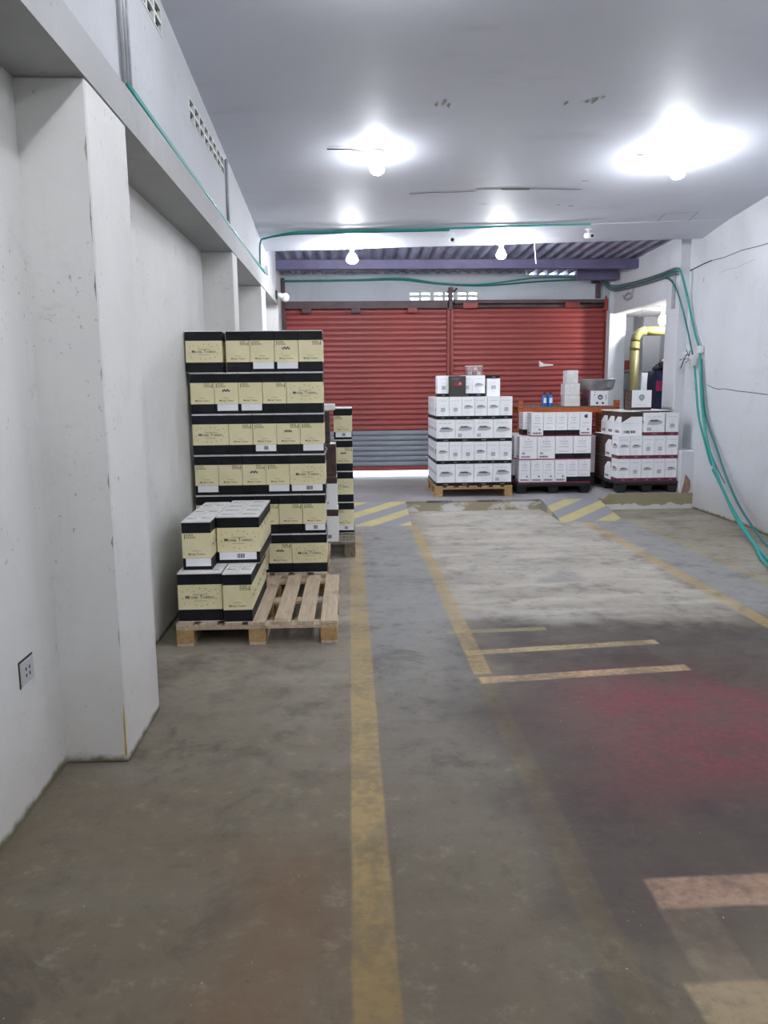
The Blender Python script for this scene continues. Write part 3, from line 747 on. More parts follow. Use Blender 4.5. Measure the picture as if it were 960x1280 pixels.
for i in range(4):
    yellow('Wrc', -.861+YW/2, 4.86+YN/2+i*(YN+.003), PZ+DZ, 'cream carton with barcode panel, upper right front of the front pallet' if i == 0 else 'cream carton %s back in the upper right row on the front pallet' % ORD[i+1], G, True, 0)

# ------------------------------------------------------------------ tall stack, six layers
G = 'cream cartons in the tall stack'
TALL = [['Nr', 'Nrs', 'Nlp', 'Nrs', 'Wl'],
        ['Wl', 'Nr', 'Nrs', 'Nr', 'Nlc'],
        ['Nlp', 'Nr', 'Nrs', 'Nlp', 'Wc'],
        ['Wl', 'Nr', 'Nlc', 'Nrs', 'Nlp'],
        ['Nr', 'Nlsp', 'Nlp', 'Nr', 'Wl'],
        ['Wl', 'Nr', 'Nlp', 'Nlsp', 'Nr']]
LAYER = ['bottom layer', 'second layer up', 'third layer up', 'fourth layer up', 'fifth layer up', 'top layer']
TY = 5.87
def feature(c):
    f = 'wide cream carton' if 'W' in c else 'cream carton'
    if 's' in c and 'p' in c: return 'stamped '+f+' with white panel'
    if 's' in c: return 'stamped '+f
    if 'c' in c: return f+' with barcode panel'
    if 'p' in c: return f+' with white panel'
    return f
PLACE = ['leftmost', 'second from left', 'middle one', 'second from right', 'rightmost']
for r, row in enumerate(TALL):
    x = -1.198 + (.010 if r % 2 else .014); z = PZ+.001+r*(YH+.0025)
    if r == 4: x = -1.19
    gap = .004
    for i, c in enumerate(row):
        w = YW if 'W' in c else YN; d = YN if 'W' in c else YW
        if r == 5 and i == 0: xx, rz, yy = -1.208+YW/2, .0, TY-.004
        else: xx, rz, yy = x+w/2, random.uniform(-.004, .004), TY+random.uniform(-.006, .006)
        if r == 5 and i == 1: x = -.912; xx = x+w/2
        yellow(c, xx, yy+d/2, z, '%s, %s in %s of tall stack' % (feature(c), PLACE[i], LAYER[r]), G, False, rz)
        x += w+gap
    # the right flank behind the front carton
    c = row[-1]; w = YW if 'W' in c else YN; d = YN if 'W' in c else YW; xx = x-gap-w/2
    nn = 5 if 'W' in c else 3
    for j in range(nn):
        yellow('Wl' if 'W' in c else 'Nr', xx-(.002+.011*j if 'W' in c else .012+.014*(j+1)), TY+.008+d+(d+.004)*j+d/2, z, 'cream carton %s behind the rightmost in %s of tall stack' % (ORD[j+1], LAYER[r]), G, False, random.uniform(-.003,.003))

# ------------------------------------------------------------------ stack behind: cream and brown-white cartons
G = 'cream cartons in the far left stack'
FARL = ['Nlc', 'Wl', 'Nrs', 'Nlc']
for r, c in enumerate(FARL):
    w = YW if 'W' in c else YN; d = YN if 'W' in c else YW
    xr = .024-.003*r
    if r == 0: lo = 'bottom'
    z = PZ+.001+r*(YH+.002)
    yellow(c, xr-w/2, 7.52+d/2, z, '%s, %s of the far left stack' % (feature(c), ['lowest', 'second up', 'third up', 'topmost'][r]), G, r == 3, 0)
    yellow('Nr', .02-YN/2, 7.52+.29+YW/2, z, 'cream carton behind the %s cream carton of the far left stack' % ['lowest', 'second', 'third', 'topmost'][r], G, r == 3, 0)
def brown_box(w, d, h, style):
    key = ('b', w, d, h, style)
    if key in _cache: return _cache[key]
    mb = MB()
    for sd in 'fbrl':
        fc = Face(mb, sd, w, d); W = fc.W
        if style == 'brown':
            fc.rect(0, 0, W, h, 'brown')
            fc.pol([(W*.5+.022*math.cos(a*math.pi/4), h*.86+.022*math.sin(a*math.pi/4)) for a in range(8)], 'pale_ink'); fc.pol([(W*.5+.013*math.cos(a*math.pi/4), h*.86+.013*math.sin(a*math.pi/4)) for a in range(8)], 'brown', .0012)
            fc.dashes(W*.38, W*.62, h*.75, .006, 'pale_ink', 4)
            fc.pol([(W*.4+.03*math.cos(a*math.pi/3), h*.35+.034*math.sin(a*math.pi/3)) for a in range(6)], 'brown_hi'); fc.dashes(W*.2, W*.85, h*.12, .004, 'brown_hi', 8)
        elif style == 'half':
            fc.rect(0, 0, W, h*.80, 'white'); fc.rect(0, h*.80, W, h, 'brown')
            fc.dashes(W*.15, W*.6, h*.52, .005, 'pale_ink', 4); fc.dashes(W*.15, W*.5, h*.46, .005, 'pale_ink', 4); barcode_rect(fc, W*.30, h*.17, W*.62, h*.24, 'grey_ink')
        elif style == 'diagonal':
            mb.poly([fc.P(0,0), fc.P(W,0), fc.P(W,h*.80), fc.P(W*.45,h*.80), fc.P(0,h*.55)], 'white'); mb.poly([fc.P(0,h*.55), fc.P(W*.45,h*.80), fc.P(W,h*.80), fc.P(W,h), fc.P(0,h)], 'brown')
            fc.dashes(W*.2, W*.6, h*.50, .005, 'pale_ink', 4); barcode_rect(fc, W*.12, h*.10, W*.72, h*.21, 'ink', n=7)
        else:                                                             # patterned brown
            fc.rect(0, 0, W, h, 'brown')
            for q in range(5): fc.rect(W*.12, h*(.08+.18*q), W*.42, h*(.17+.18*q), 'brown_hi', .0008); fc.rect(W*.55, h*(.05+.18*q), W*.85, h*(.15+.18*q), 'brown_hi', .0008)
    mb.poly([(-w/2,-d/2,h),(w/2,-d/2,h),(w/2,d/2,h),(-w/2,d/2,h)], 'flap'); mb.poly([(-w/2,d/2,0),(w/2,d/2,0),(w/2,-d/2,0),(-w/2,-d/2,0)], 'flap')
    _cache[key] = mb.mesh('carton'); return _cache[key]
for r, (stl, lab, xx, w) in enumerate((('diagonal', 'white carton with a brown corner, lowest of the narrow pile behind the tall stack', -.225, .20), ('half', 'white carton with a brown top, second up in the narrow pile behind the tall stack', -.232, .20),
                                ('brown', 'dark brown carton with a round emblem behind the tall stack', -.235, .195), ('brown', 'dark brown carton topmost in the narrow pile behind the tall stack', -.275, .17))):
    o = link('wine_carton', brown_box(w, .30, .302, stl), None, (xx, 7.08+.15, PZ+.001+r*.3045)); tag(o, lab, 'carton', 'brown and white cartons behind the tall stack')
b = MB(); b.bevbox(-.30, -.14, 7.16, 7.42, PZ+.001+4*.3045, PZ+.001+4*.3045+.055, 'flap', .004); tag(b.build('carton_tray'), 'low white carton tray on top of the narrow brown pile', 'tray')

# ------------------------------------------------------------------ white cartons with dark bands
def picture(fc, cu, cv, s):
    """small engraving of a long building among trees"""
    pts = [(-1,-.30),(-.9,-.1),(-.8,.16),(-.55,.34),(-.2,.30),(.1,.36),(.45,.22),(.8,.16),(1,-.02),(.82,-.24),(.3,-.34),(-.4,-.38)]
    fc.pol([(cu+p[0]*s, cv+p[1]*s) for p in pts], 'pale_ink', .0007)
    fc.pol([(cu+p[0]*s, cv+p[1]*s) for p in ((-.82,.02),(.9,.0),(.62,.20),(.1,.33),(-.25,.27),(-.55,.31),(-.75,.14))], 'grey_ink', .0011)
    fc.pol([(cu+p[0]*s, cv+p[1]*s) for p in ((-.7,.12),(.5,.12),(.3,.25),(-.5,.25))], 'ink', .0015)
def white_mesh(w, d, h, band, art, dark_top=False):
    key = ('w', w, d, h, band, art, dark_top)
    if key in _cache: return _cache[key]
    mb = MB(); bh = .15*h
    for sd in 'fbrl':
        fc = Face(mb, sd, w, d); W = fc.W
        if dark_top:
            fc.rect(0, 0, W, h-bh, 'white'); fc.rect(0, h-bh, W, h, band); fc.dashes(W*.4, W*.65, h*.91, .006, 'pale_ink', 3)
        else:
            fc.rect(0, bh, W, h, 'white'); fc.rect(0, 0, W, bh, band); fc.dashes(W*.38, W*.64, bh*.4, .006, 'pale_ink', 4)
        fc.dashes(W*.12, W*.86, h*.82, .006, 'pale_ink', 3)
        if art == 'picture': picture(fc, W*.52, h*.55, W*.39); fc.dashes(W*.35, W*.7, h*.34, .004, 'pale_ink', 5); fc.dashes(W*.42, W*.62, h*.22, .006, 'pale_ink', 3)
        elif art == 'both': picture(fc, W*.52, h*.60, W*.38); barcode_rect(fc, W*.12, h*.20, W*.34, h*.36, 'grey_ink'); fc.dashes(W*.45, W*.85, h*.22, .004, 'pale_ink', 6)
        else: barcode_rect(fc, W*.34, h*.34, W*.68, h*.52, 'grey_ink'); fc.dashes(W*.36, W*.68, h*.62, .005, 'pale_ink', 3); fc.dashes(W*.42, W*.62, h*.22, .007, 'pale_ink', 3)
    mb.poly([(-w/2,-d/2,h),(w/2,-d/2,h),(w/2,d/2,h),(-w/2,d/2,h)], 'flap'); mb.poly([(-w/2,d/2,0),(w/2,d/2,0),(w/2,-d/2,0),(-w/2,-d/2,0)], 'flap')
    _cache[key] = mb.mesh('carton'); return _cache[key]
G = 'white cartons on the middle pallet'; CX0, CX1, CY, CZ = 1.125, 2.125, 10.06, .2765
ROWS = [['both_x', 'picture', 'picture', 'both'], ['picture', 'code', 'code', 'picture', 'code', 'code'], ['picture', 'both', 'both', 'picture'], ['code', 'code', 'picture', 'picture', 'picture', 'code']]
ROWS[0][0] = 'picture'
H5 = .2895
LAY = ['bottom layer', 'second layer up', 'third layer up', 'fourth layer up']
def nth(i, n): return 'leftmost' if i == 0 else 'rightmost' if i == n-1 else '%s from left' % ORD[i+1]
for r, row in enumerate(ROWS):
    n_ = len(row); w = (CX1-CX0)/n_-.005; d = .166 if n_ == 4 else .248; z = CZ+r*(H5+.0025)
    for i, a in enumerate(row):
        o = link('wine_carton', white_mesh(w, d, H5, 'black', a), None, (CX0+(i+.5)*(CX1-CX0)/n_, CY+d/2+random.uniform(-.003,.003), z), random.uniform(-.003,.003))
        tag(o, 'white carton with black foot, %s in front %s of middle pallet' % (nth(i, n_), LAY[r]), 'carton', G)
    k = 5 if n_ == 4 else 3
    for j in range(k):                                                    # the flank seen at the left side
        o = link('wine_carton', white_mesh(w, d, H5, 'black', row[0]), None, (CX0+.5*(CX1-CX0)/n_-.006, CY+.009+d+(d+.006)*j+d/2, z), random.uniform(-.002,.002))
        tag(o, 'white carton, %s behind the leftmost in %s of middle pallet' % (ORD[j+1], LAY[r]), 'carton', G)
ZT = CZ+4*(H5+.0025)
for (xa, w, art, dt, lab) in ((1.150, .155, 'code', False, 'white carton at the left end of the top row on the middle pallet'), (1.455, .155, 'code', False, 'white carton partly behind the black picture carton on the middle pallet'),
                          (1.612, .162, 'picture', False, 'white carton third along the top row on the middle pallet'), (1.800, .172, 'code', True, 'white carton with a black top band on the middle pallet')):
    o = link('wine_carton', white_mesh(w, .24, .272, 'black', art, dt), None, (xa+w/2, CY+.085+.12, ZT), 0); tag(o, lab, 'carton', G)
o = link('wine_carton', white_mesh(.148, .24, .272, 'black', 'code'), None, (1.305+.074, CY+.34+.12, ZT), 0); tag(o, 'white carton directly behind the black picture carton', 'carton', G)
b = MB(); b.bevbox(-.108, .108, -.035, .035, 0, .265, 'ink', .003)
fc = Face(b, 'f', .216, .07)
fc.dashes(.03, .14, .225, .007, 'grey_ink', 6)
fc.pol([(.05,.15),(.08,.19),(.10,.165),(.12,.20),(.16,.185),(.18,.15),(.12,.135)], 'red_print', .001); fc.pol([(.125,.155),(.14,.19),(.16,.16)], 'pale_ink', .0016); fc.pol([(.10,.05),(.13,.05),(.135,.13),(.10,.13)], 'ink', .001); fc.pol([(.04,.09),(.075,.085),(.07,.10)], 'maroon', .001)
o = b.build('picture_carton', None, (1.402, CY+.045, ZT)); tag(o, 'black carton with a reddish picture, front of the top row on the middle pallet', 'carton')
# clear plastic tub with small white packets on top
tb = tag(empty('plastic_tub', (1.64, CY+.18, ZT+.2735)), 'clear plastic tub of small packets on the top carton row', 'tub')
m = MB()
for (xa, xb, ya, yb, za, zb) in ((-.10,.10,-.07,.07,0,.004),(-.10,.10,-.07,-.067,.004,.12),(-.10,.10,.067,.07,.004,.12),(-.10,-.097,-.067,.067,.004,.12),(.097,.10,-.067,.067,.004,.12)): m.box(xa, xb, ya, yb, za, zb, 'clear')
m.build('tub_wall', tb); m = MB()
for (xa, xb, ya, yb) in ((-.108,.108,-.078,-.066),(-.108,.108,.066,.078),(-.108,-.096,-.066,.066),(.096,.108,-.066,.066)): m.box(xa, xb, ya, yb, .117, .125, 'whiteplastic')
m.build('rim', tb)
for q, (px, py, pz, k) in enumerate(((-.06,-.03,.006,'white'),(.0,-.035,.006,'maroon'),(.055,-.03,.006,'white'),(-.05,.03,.006,'pinkcard'),(.03,.03,.006,'white'),(-.055,-.03,.056,'pinkcard'),(.02,-.02,.056,'white'))):
    o = MB().bevbox(-.025, .025, -.022, .022, 0, .046, k, .006).build('packet', None, (1.64+px, CY+.18+py, ZT+.2735+pz), q*.2)
    tag(o, '%s packet in the clear tub, %s' % ({'white':'white','maroon':'maroon','pinkcard':'pinkish'}[k], ['lower front left','lower front middle','lower front right','lower back left','lower back right','upper left','upper right'][q]), 'packet', 'packets in the clear tub')

# ------------------------------------------------------------------ white cartons with red edges on the black pallet
def red_mesh(w, d, h, kind):
    key = ('r', w, d, h, kind)
    if key in _cache: return _cache[key]
    mb = MB(); rh = .045*h
    for sd in 'fbrl':
        fc = Face(mb, sd, w, d); W = fc.W
        fc.rect(0, 0, W, rh, 'red_print')
        if kind == 'band': fc.rect(0, rh, W, .26*h, 'black'); fc.rect(0, .26*h, W, h, 'white')
        else: fc.rect(0, rh, W, h, 'white')
        if kind == 'band': fc.dashes(W*.2, W*.78, h*.34, .006, 'grey_ink', 5)
        else: barcode_rect(fc, W*.10, h*.09, W*(.86 if W < .2 else .62), h*.17, 'ink', n=11); barcode_rect(fc, W*(.60 if W < .2 else .14), h*.24, W*(.80 if W < .2 else .32), h*.32, 'ink', n=5); fc.dashes(W*.16, W*.80, h*.40, .004, 'grey_ink', 6)
        if kind == 'flower': fc.pol([(W*.5+W*.16*math.cos(a*math.pi/4), h*.84+W*.16*math.sin(a*math.pi/4)) for a in range(8)], 'blue_ink'); fc.pol([(W*.52,h*.84),(W*.64,h*.96),(W*.66,h*.84)], 'grey_ink', .0012)
        else: fc.pol([(W*.5-.007,h*.88),(W*.5,h*.855),(W*.5+.007,h*.88),(W*.5,h*.905)], 'grey_ink'); fc.dashes(W*.28, W*.74, h*.76, .014, 'pale_ink', 3); fc.dashes(W*.32, W*.70, h*.66, .010, 'pale_ink', 4)
        fc.dashes(W*.2, W*.78, h*.54, .007, 'grey_ink', 5)
    mb.poly([(-w/2,-d/2,h),(w/2,-d/2,h),(w/2,d/2,h),(-w/2,d/2,h)], 'flap'); mb.poly([(-w/2,d/2,0),(w/2,d/2,0),(w/2,-d/2,0),(-w/2,-d/2,0)], 'flap')
    _cache[key] = mb.mesh('carton'); return _cache[key]
G = 'white cartons with red edges'; RX0, RX1, RY, RZ = 2.262, 3.238, 10.235, .2765
RROWS = [['full', 'full', 'full', 'full', 'band', 'band'], ['full', 'full', 'band', 'band'], ['full', 'band', 'band', 'band', 'flower']]
HR = .312
LAYR = ['bottom layer', 'second layer up', 'top layer']
for r, row in enumerate(RROWS):
    n_ = len(row); x0 = RX0 if r < 2 else 2.418; w = (RX1-x0)/n_-(.006); d = .162 if n_ == 4 else .245; z = RZ+r*(HR+.0025)
    for i, k in enumerate(row):
        o = link('wine_carton', red_mesh(w, d, HR, k), None, (x0+(i+.5)*(RX1-x0)/n_, RY+d/2+random.uniform(-.005,.005), z), random.uniform(-.005,.005))
        tag(o, '%s carton, %s in %s of the red edged stack' % ({'full':'white barcoded', 'band':'black banded white', 'flower':'dark pictured white'}[k], nth(i, n_), LAYR[r]), 'carton', G)
    for j in range(1 if r == 2 else 5 if n_ == 4 else 3):
        o = link('wine_carton', red_mesh(w, d, HR, row[0] if r == 1 else 'band'), None, (x0-(.058 if r == 2 else .035)+(.5)*(RX1-x0)/n_, RY+.012+d+(d+.005)*j+d/2, z), 0)
        tag(o, 'white carton %s behind leftmost in %s of the red edged stack' % (ORD[j+1], LAYR[r]), 'carton', G)

# ------------------------------------------------------------------ right stack beside the plinth
G = 'white cartons with maroon foot bands'; SX0, SX1, SY, SZ = 3.412, 4.190, 9.68, .3465
HS = .290
SROWS = [['picture', 'code', 'picture', 'code', 'picture'], ['picture', 'picture', 'code', 'code', 'picture']]
for r, row in enumerate(SROWS):
    w = (SX1-SX0)/5-.005; z = SZ+r*(HS+.0025)
    for i, a in enumerate(row):
        o = link('wine_carton', white_mesh(w, .24, HS, 'maroon', a), None, (SX0+(i+.5)*(SX1-SX0)/5, SY+.12+random.uniform(-.004,.004), z), random.uniform(-.004,.004))
        tag(o, 'maroon footed white carton, %s in %s of right wall stack' % (nth(i, 5), ['bottom layer', 'second layer'][r]), 'carton', G)
    for j in range(3):
        st_ = ('diagonal', 'pattern', 'pattern')[j]
        o = link('wine_carton', brown_box(.245, .245, HS-.002, st_), None, (SX0+.1225, SY+.25+.1225+j*.249, z), 0)
        tag(o, '%s carton %s behind the front, %s of right wall stack' % ({'diagonal':'white and brown', 'pattern':'dark brown patterned'}[st_], ORD[j+1], ['bottom layer', 'second layer'][r]), 'carton', 'brown cartons in the right wall stack')
z = SZ+2*(HS+.0025)
o = link('wine_carton', white_mesh(.262, .16, .285, 'maroon', 'both'), None, (3.745+.131, SY+.09, z), 0); tag(o, 'wide white carton with maroon foot band in top layer of right wall stack', 'carton', G)
o = link('wine_carton', white_mesh(.165, .24, .285, 'maroon', 'code'), None, (4.022+.0825, SY+.13, z), 0); tag(o, 'narrow white carton at the right end of top layer, right wall stack', 'carton', G)
for j in range(3):
    o = link('wine_carton', brown_box(.27, .262, .300, 'diagonal'), None, (3.462+.135, SY+.05+.131+j*.267, z), 0)
    tag(o, 'brown cornered white carton, %s in left row of top layer, right wall stack' % ('foremost' if j == 0 else ORD[j+1]), 'carton', 'brown cartons in the right wall stack')
for j in range(2):
    o = link('wine_carton', brown_box(.45, .262, .300, 'pattern'), None, (3.742+.225, SY+.32+.131+j*.267, z), 0)
    tag(o, 'dark brown carton under the white board, %s row in right wall stack' % ('front' if j == 0 else 'rear'), 'carton', 'brown cartons in the right wall stack')
zb = z+.3015
o = MB().bevbox(3.46, 4.20, SY+.33, SY+.88, zb, zb+.012, 'flap', .003).build('board'); tag(o, 'thin white board lying on the right wall stack', 'board')
b = MB(); w, d, h = .262, .26, .258
for sd in 'fbrl':
    fc = Face(b, sd, w, d)
    if sd in 'fb':
        fc.rect(0, .035, fc.W, h, 'white'); fc.rect(0, 0, fc.W, .035, 'brown'); cx = fc.W/2
        fc.pol([(cx+.042*math.cos(a*math.pi/8)*(1 if a % 2 else .86), .165+.042*math.sin(a*math.pi/8)*(1 if a % 2 else .86)) for a in range(16)], 'grey_ink'); fc.pol([(cx-.012,.13),(cx+.012,.13),(cx,.105)], 'grey_ink')
        fc.pol([(cx+.02*math.cos(a*math.pi/4), .165+.02*math.sin(a*math.pi/4)) for a in range(8)], 'pale_ink', .0012); fc.dashes(cx-.08, cx+.08, .065, .006, 'pale_ink', 9)
    else:
        fc.rect(0, 0, fc.W, h, 'brown')
        for q in range(4): fc.rect(.03, .03+.055*q, .10, .07+.055*q, 'brown_hi', .0008); fc.rect(.14, .02+.055*q, .22, .06+.055*q, 'brown_hi', .0008)
b.poly([(-w/2,-d/2,h),(w/2,-d/2,h),(w/2,d/2,h),(-w/2,d/2,h)], 'flap')
b.poly([(-w/2,d/2,0),(w/2,d/2,0),(w/2,-d/2,0),(-w/2,-d/2,0)], 'flap')
o = b.build('emblem_carton', None, (3.82, SY+.33+.14, zb+.013)); tag(o, 'white carton with a round emblem on the board of the right wall stack', 'carton')

# big pinkish carton on a black case between the two right stacks
o = MB().bevbox(3.262, 3.383, 10.5, 10.95, .201, .38, 'plastic_black', .006).build('black_case'); tag(o, 'black case under the pinkish carton behind the right stacks', 'case')
b = MB(); b.bevbox(3.262, 3.382, 10.5, 10.95, .381, .88, 'pinkcard', .004); b.box(3.262, 3.382, 10.49, 10.9, .88, .888, 'flap')
tag(b.build('tall_carton'), 'tall pinkish carton between the red edged stack and right wall stack', 'carton')

# ------------------------------------------------------------------ orange rack and what stands on it
rk = tag(empty('pallet_rack', (0, 0, .13)), 'orange steel rack with a perforated upright behind the carton stacks', 'rack')
def upright(x, y, h):
    b = MB(); b.box(x-.035, x+.035, y, y+.004, 0, h, 'orange'); b.box(x-.035, x-.031, y, y+.07, 0, h, 'orange'); b.box(x+.031, x+.035, y, y+.07, 0, h, 'orange')
    zz = .06
    while zz < h-.03:
        for s_ in (-1, 1): b.box(x+s_*.014-.006, x+s_*.014+.006, y-.0012, y, zz, zz+.022, 'dark')
        zz += .05
    b.build('upright', rk)
for (x, y, h) in ((2.50, 11.25, 1.23), (2.50, 12.05, 1.23), (3.93, 11.25, 1.23), (3.93, 12.05, 1.23)): upright(x, y, h)
for y in (11.26, 12.06): MB().bevbox(2.535, 3.895, y, y+.05, 1.05, 1.13, 'orange', .004).build('beam', rk)
for x in (2.50, 3.93):
    for z in (.25, .75): MB().box(x-.012, x+.012, 11.32, 12.05, z, z+.03, 'orange').build('brace', rk)
for i in range(6): MB().bevbox(2.54, 3.89, 11.255+i*.142, 11.255+i*.142+.136, 1.131, 1.146, 'oldwood', .002).build('shelf_board', rk)
RT = .13+1.1465
def jug(x, y, side):
    r = tag(empty('blue_jug', (x, y, RT)), 'blue plastic jug with white label, %s one of two on the orange rack' % side, 'jug', 'blue jugs on the rack')
    b = MB(); b.lathe([(.0,0),(.039,0),(.042,.006),(.042,.14),(.036,.158),(.016,.172),(.016,.18),(0,.18)], 'blueplastic'); body = b.build('body', r)
    b = MB(); b.lathe([(.0195,.178),(.0195,.205),(0,.205)], 'plastic_black', nseg=12); b.build('cap', r)
    b = MB(); b.raw([(.0428*math.sin(a), -.0428*math.cos(a), z) for z in (.05,.125) for a in (-.55,-.27,0,.27,.55)], [(i,i+1,i+6,i+5) for i in range(4)], 'white'); b.build('label', body)
jug(2.866, 11.33, 'left'); jug(2.953, 11.33, 'right')
for r, (xa, xb, za, zh) in enumerate(((3.16, 3.385, 0, .158), (3.155, 3.38, .1605, .168), (3.185, 3.35, .331, .19))):
    b = MB(); b.bevbox(xa, xb, 11.30, 11.52, RT+za, RT+za+zh, 'flap', .003); b.box((xa+xb)/2-.02, (xa+xb)/2+.02, 11.2994, 11.5206, RT+za+zh-.05, RT+za+zh+.0005, 'white')
    tag(b.build('plain_carton'), 'plain white carton, %s of three piled on the orange rack' % ['lowest', 'middle', 'topmost'][r], 'carton', 'plain white cartons on the rack')
b = MB(); w, d, h = .27, .30, .222; b.bevbox(-w/2, w/2, -d/2, d/2, 0, h, 'pinkcard', .003); fc = Face(b, 'f', w, d)
fc.rect(.005, .005, w-.005, h-.005, 'white', .0006)
fc.pol([(.15+.038*math.cos(a*math.pi/6), .125+.038*math.sin(a*math.pi/6)) for a in range(12)], 'ink', .001); fc.pol([(.15+.02*math.cos(a*math.pi/5), .125+.02*math.sin(a*math.pi/5)) for a in range(10)], 'white', .0014); fc.pol([(.15+.01*math.cos(a*math.pi/4), .13+.012*math.sin(a*math.pi/4)) for a in range(8)], 'ink', .0018)
for cx in (.105, .19): fc.pol([(cx+.018*math.cos(a*math.pi/4), .04+.018*math.sin(a*math.pi/4)) for a in range(8)], 'ink', .001)
fc.rect(.05, .155, .075, .165, 'ink', .001); fc.rect(.06, .19, .07, .205, 'ink', .001); fc.rect(.225, .09, .245, .16, 'pale_ink', .001)
fl_ = Face(b, 'l', w, d); fl_.rect(.004, .004, d-.004, h-.004, 'pinkside', .0006)
o = b.build('printed_carton', None, (3.68, 11.47, RT)); tag(o, 'white carton with black round prints under the metal tub', 'carton')
for q in range(2):
    bt = tag(empty('dark_bottle', (3.455+.05*q, 11.40, RT)), 'slim dark bottle on the rack, %s the printed carton' % ('beside' if q else 'farther from'), 'bottle', 'dark bottles on the rack')
    b = MB(); b.lathe([(0,0),(.019,0),(.02,.01),(.02,.11),(.009,.145),(.008,.185),(0,.185)], 'plastic_black', nseg=12); b.build('body', bt); b = MB(); b.lathe([(.0095,.18),(.0095,.205),(0,.205)], 'brown', nseg=10); b.build('cap', bt)
tt = tag(empty('metal_tub', (3.695, 11.55, RT+.2235)), 'round shallow galvanised tub resting on the printed carton', 'tub')
b = MB(); b.lathe([(0,.004),(.225,.004),(.25,.02),(.283,.15),(.292,.158),(.290,.166),(.280,.163),(.270,.15),(.238,.02),(0,.014)], 'galv', nseg=40); bowl = b.build('bowl', tt)
b = MB(); b.lathe([(0,0),(.21,0),(.225,.004),(0,.004)], 'galv', nseg=32); b.build('base', tt)
b = MB(); b.raw([((.262 if z < .1 else .282)*math.cos(a), (.262 if z < .1 else .282)*math.sin(a), z) for z in (.05,.125) for a in [(-1.25+q*.12) for q in range(5)]], [(i,i+1,i+6,i+5) for i in range(4)], 'pale_ink'); b.build('paper_label', bowl)

# ------------------------------------------------------------------ side room contents
yp = tag(empty('yellow_pipe', (4.545, 12.3, .20)), 'thick olive yellow pipe bending at the top of the side room', 'pipe')
b = MB(); b.tube([(0,0,.0),(0,0,2.06)], .072, 'yellowpipe', 14, False); b.build('riser', yp)
b = MB(); b.tube([(0,0,2.06)]+[(.16-.16*math.cos(a), 0, 2.06+.16*math.sin(a)) for a in [math.pi/2*q/6 for q in range(1,7)]], .073, 'yellowpipe', 14, False); b.build('elbow', yp)
b = MB(); b.tube([(.16,0,2.22),(2.25,0,2.22)], .072, 'yellowpipe', 14, False); b.build('cross_run', yp)
b = MB(); b.tube([(0,0,1.93),(0,0,1.98)], .079, 'yellowpipe', 14, False); b.build('collar', yp)
dc = tag(empty('air_duct', (5.2, 13.2, 2.85)), 'silver air duct under the side room ceiling', 'duct')
b = MB(); b.tube([(-.70,0,0),(1.75,0,0)], .13, 'ductsilver', 16, False); b.build('duct_run', dc)
for xx in (-.30, .2, .7, 1.2): b = MB(); b.tube([(xx,0,0),(xx+.03,0,0)], .137, 'ductsilver', 16, False); b.build('duct_ring', dc); MB().box(xx+.01, xx+.025, -.14, .14, .1, .499, 'ductsilver').build('hanger_strap', dc)
# navy covered pile, black bags, pale cases
b = MB(); vs = []; fs = []
nu, nv = 14, 9
for j in range(nv):
    t = j/(nv-1)
    for i in range(nu):
        a = 2*math.pi*i/nu; cx, cy = math.cos(a), math.sin(a); m_ = max(abs(cx), abs(cy)); rx = .185+.012*math.sin(5*a+j)+(.03*(1-t)); ry = .24+.012*math.cos(4*a+j)
        vs.append((cx/m_*rx*(.98 if abs(abs(cx)-abs(cy)) > .2 else .9), cy/m_*ry*(.98 if abs(abs(cx)-abs(cy)) > .2 else .9), t*1.58))
for j in range(nv-1):
    for i in range(nu):
        q = (i+1) % nu; fs.append((j*nu+i, j*nu+q, (j+1)*nu+q, (j+1)*nu+i))
fs.append(tuple(range((nv-1)*nu, nv*nu))); b.raw(vs, fs, 'navy', True)
np_ = tag(b.build('covered_pile', None, (4.735, 11.6, .201)), 'tall pile under a navy cover in the side room', 'covered pile')
b = MB(); b.box(-.20, .09, -.252, -.246, 1.28, 1.43, 'magenta'); b.build('magenta_panel', np_)
def bag(x, y, z, s, lab):
    b = MB(); prof = [(0,0),(.13*s,.0),(.17*s,.05*s),(.16*s,.12*s),(.09*s,.17*s),(.03*s,.20*s),(.045*s,.24*s),(0,.24*s)]; b.lathe(prof, 'blackbag', nseg=14)
    for i, v in enumerate(b.v):
        k = 1+.16*math.sin(i*2.3)+.1*math.sin(i*.9); b.v[i] = (v[0]*k, v[1]*k, v[2])
    tag(b.build('black_bag', None, (x, y, z)), lab, 'bag', 'black bags in the side room')
bag(4.80, 11.62, 1.783, .95, 'crumpled black bag on the right of the navy pile'); bag(4.575, 11.47, 1.783, .38, 'small crumpled black bag at the left of the navy pile')
for (xa, xb, z1, k, nme, lab) in ((4.70, 4.845, 1.50, 'navy', 'dark_cabinet', 'narrow dark cabinet at the left end of the side room'), (4.85, 5.06, 1.775, 'column', 'pale_cabinet', 'tall pale grey cabinet in the side room'), (5.065, 5.30, 1.62, 'flap', 'pale_cabinet', 'lower pale cabinet behind the navy pile')):
    o = tag(empty(nme, ((xa+xb)/2, 12.95, .2)), lab, 'cabinet'); w = xb-xa
    MB().bevbox(-w/2, w/2, -.18, .18, 0, z1-.2, k, .004).build('body', o)
    MB().bevbox(-w/2+.01, w/2-.01, -.19, -.181, .05, z1-.24, k, .003).build('door', o)
o = MB().bevbox(4.66, 5.07, 12.78, 13.12, 1.776, 1.80, 'brownsteel', .003).build('dark_board'); tag(o, 'dark board on top of the pale side room cabinet', 'board')
o = MB().bevbox(4.72, 4.83, 12.85, 12.97, 1.801, 1.89, 'cardboard', .003).build('small_carton'); tag(o, 'small brown carton on the dark board in the side room', 'carton')

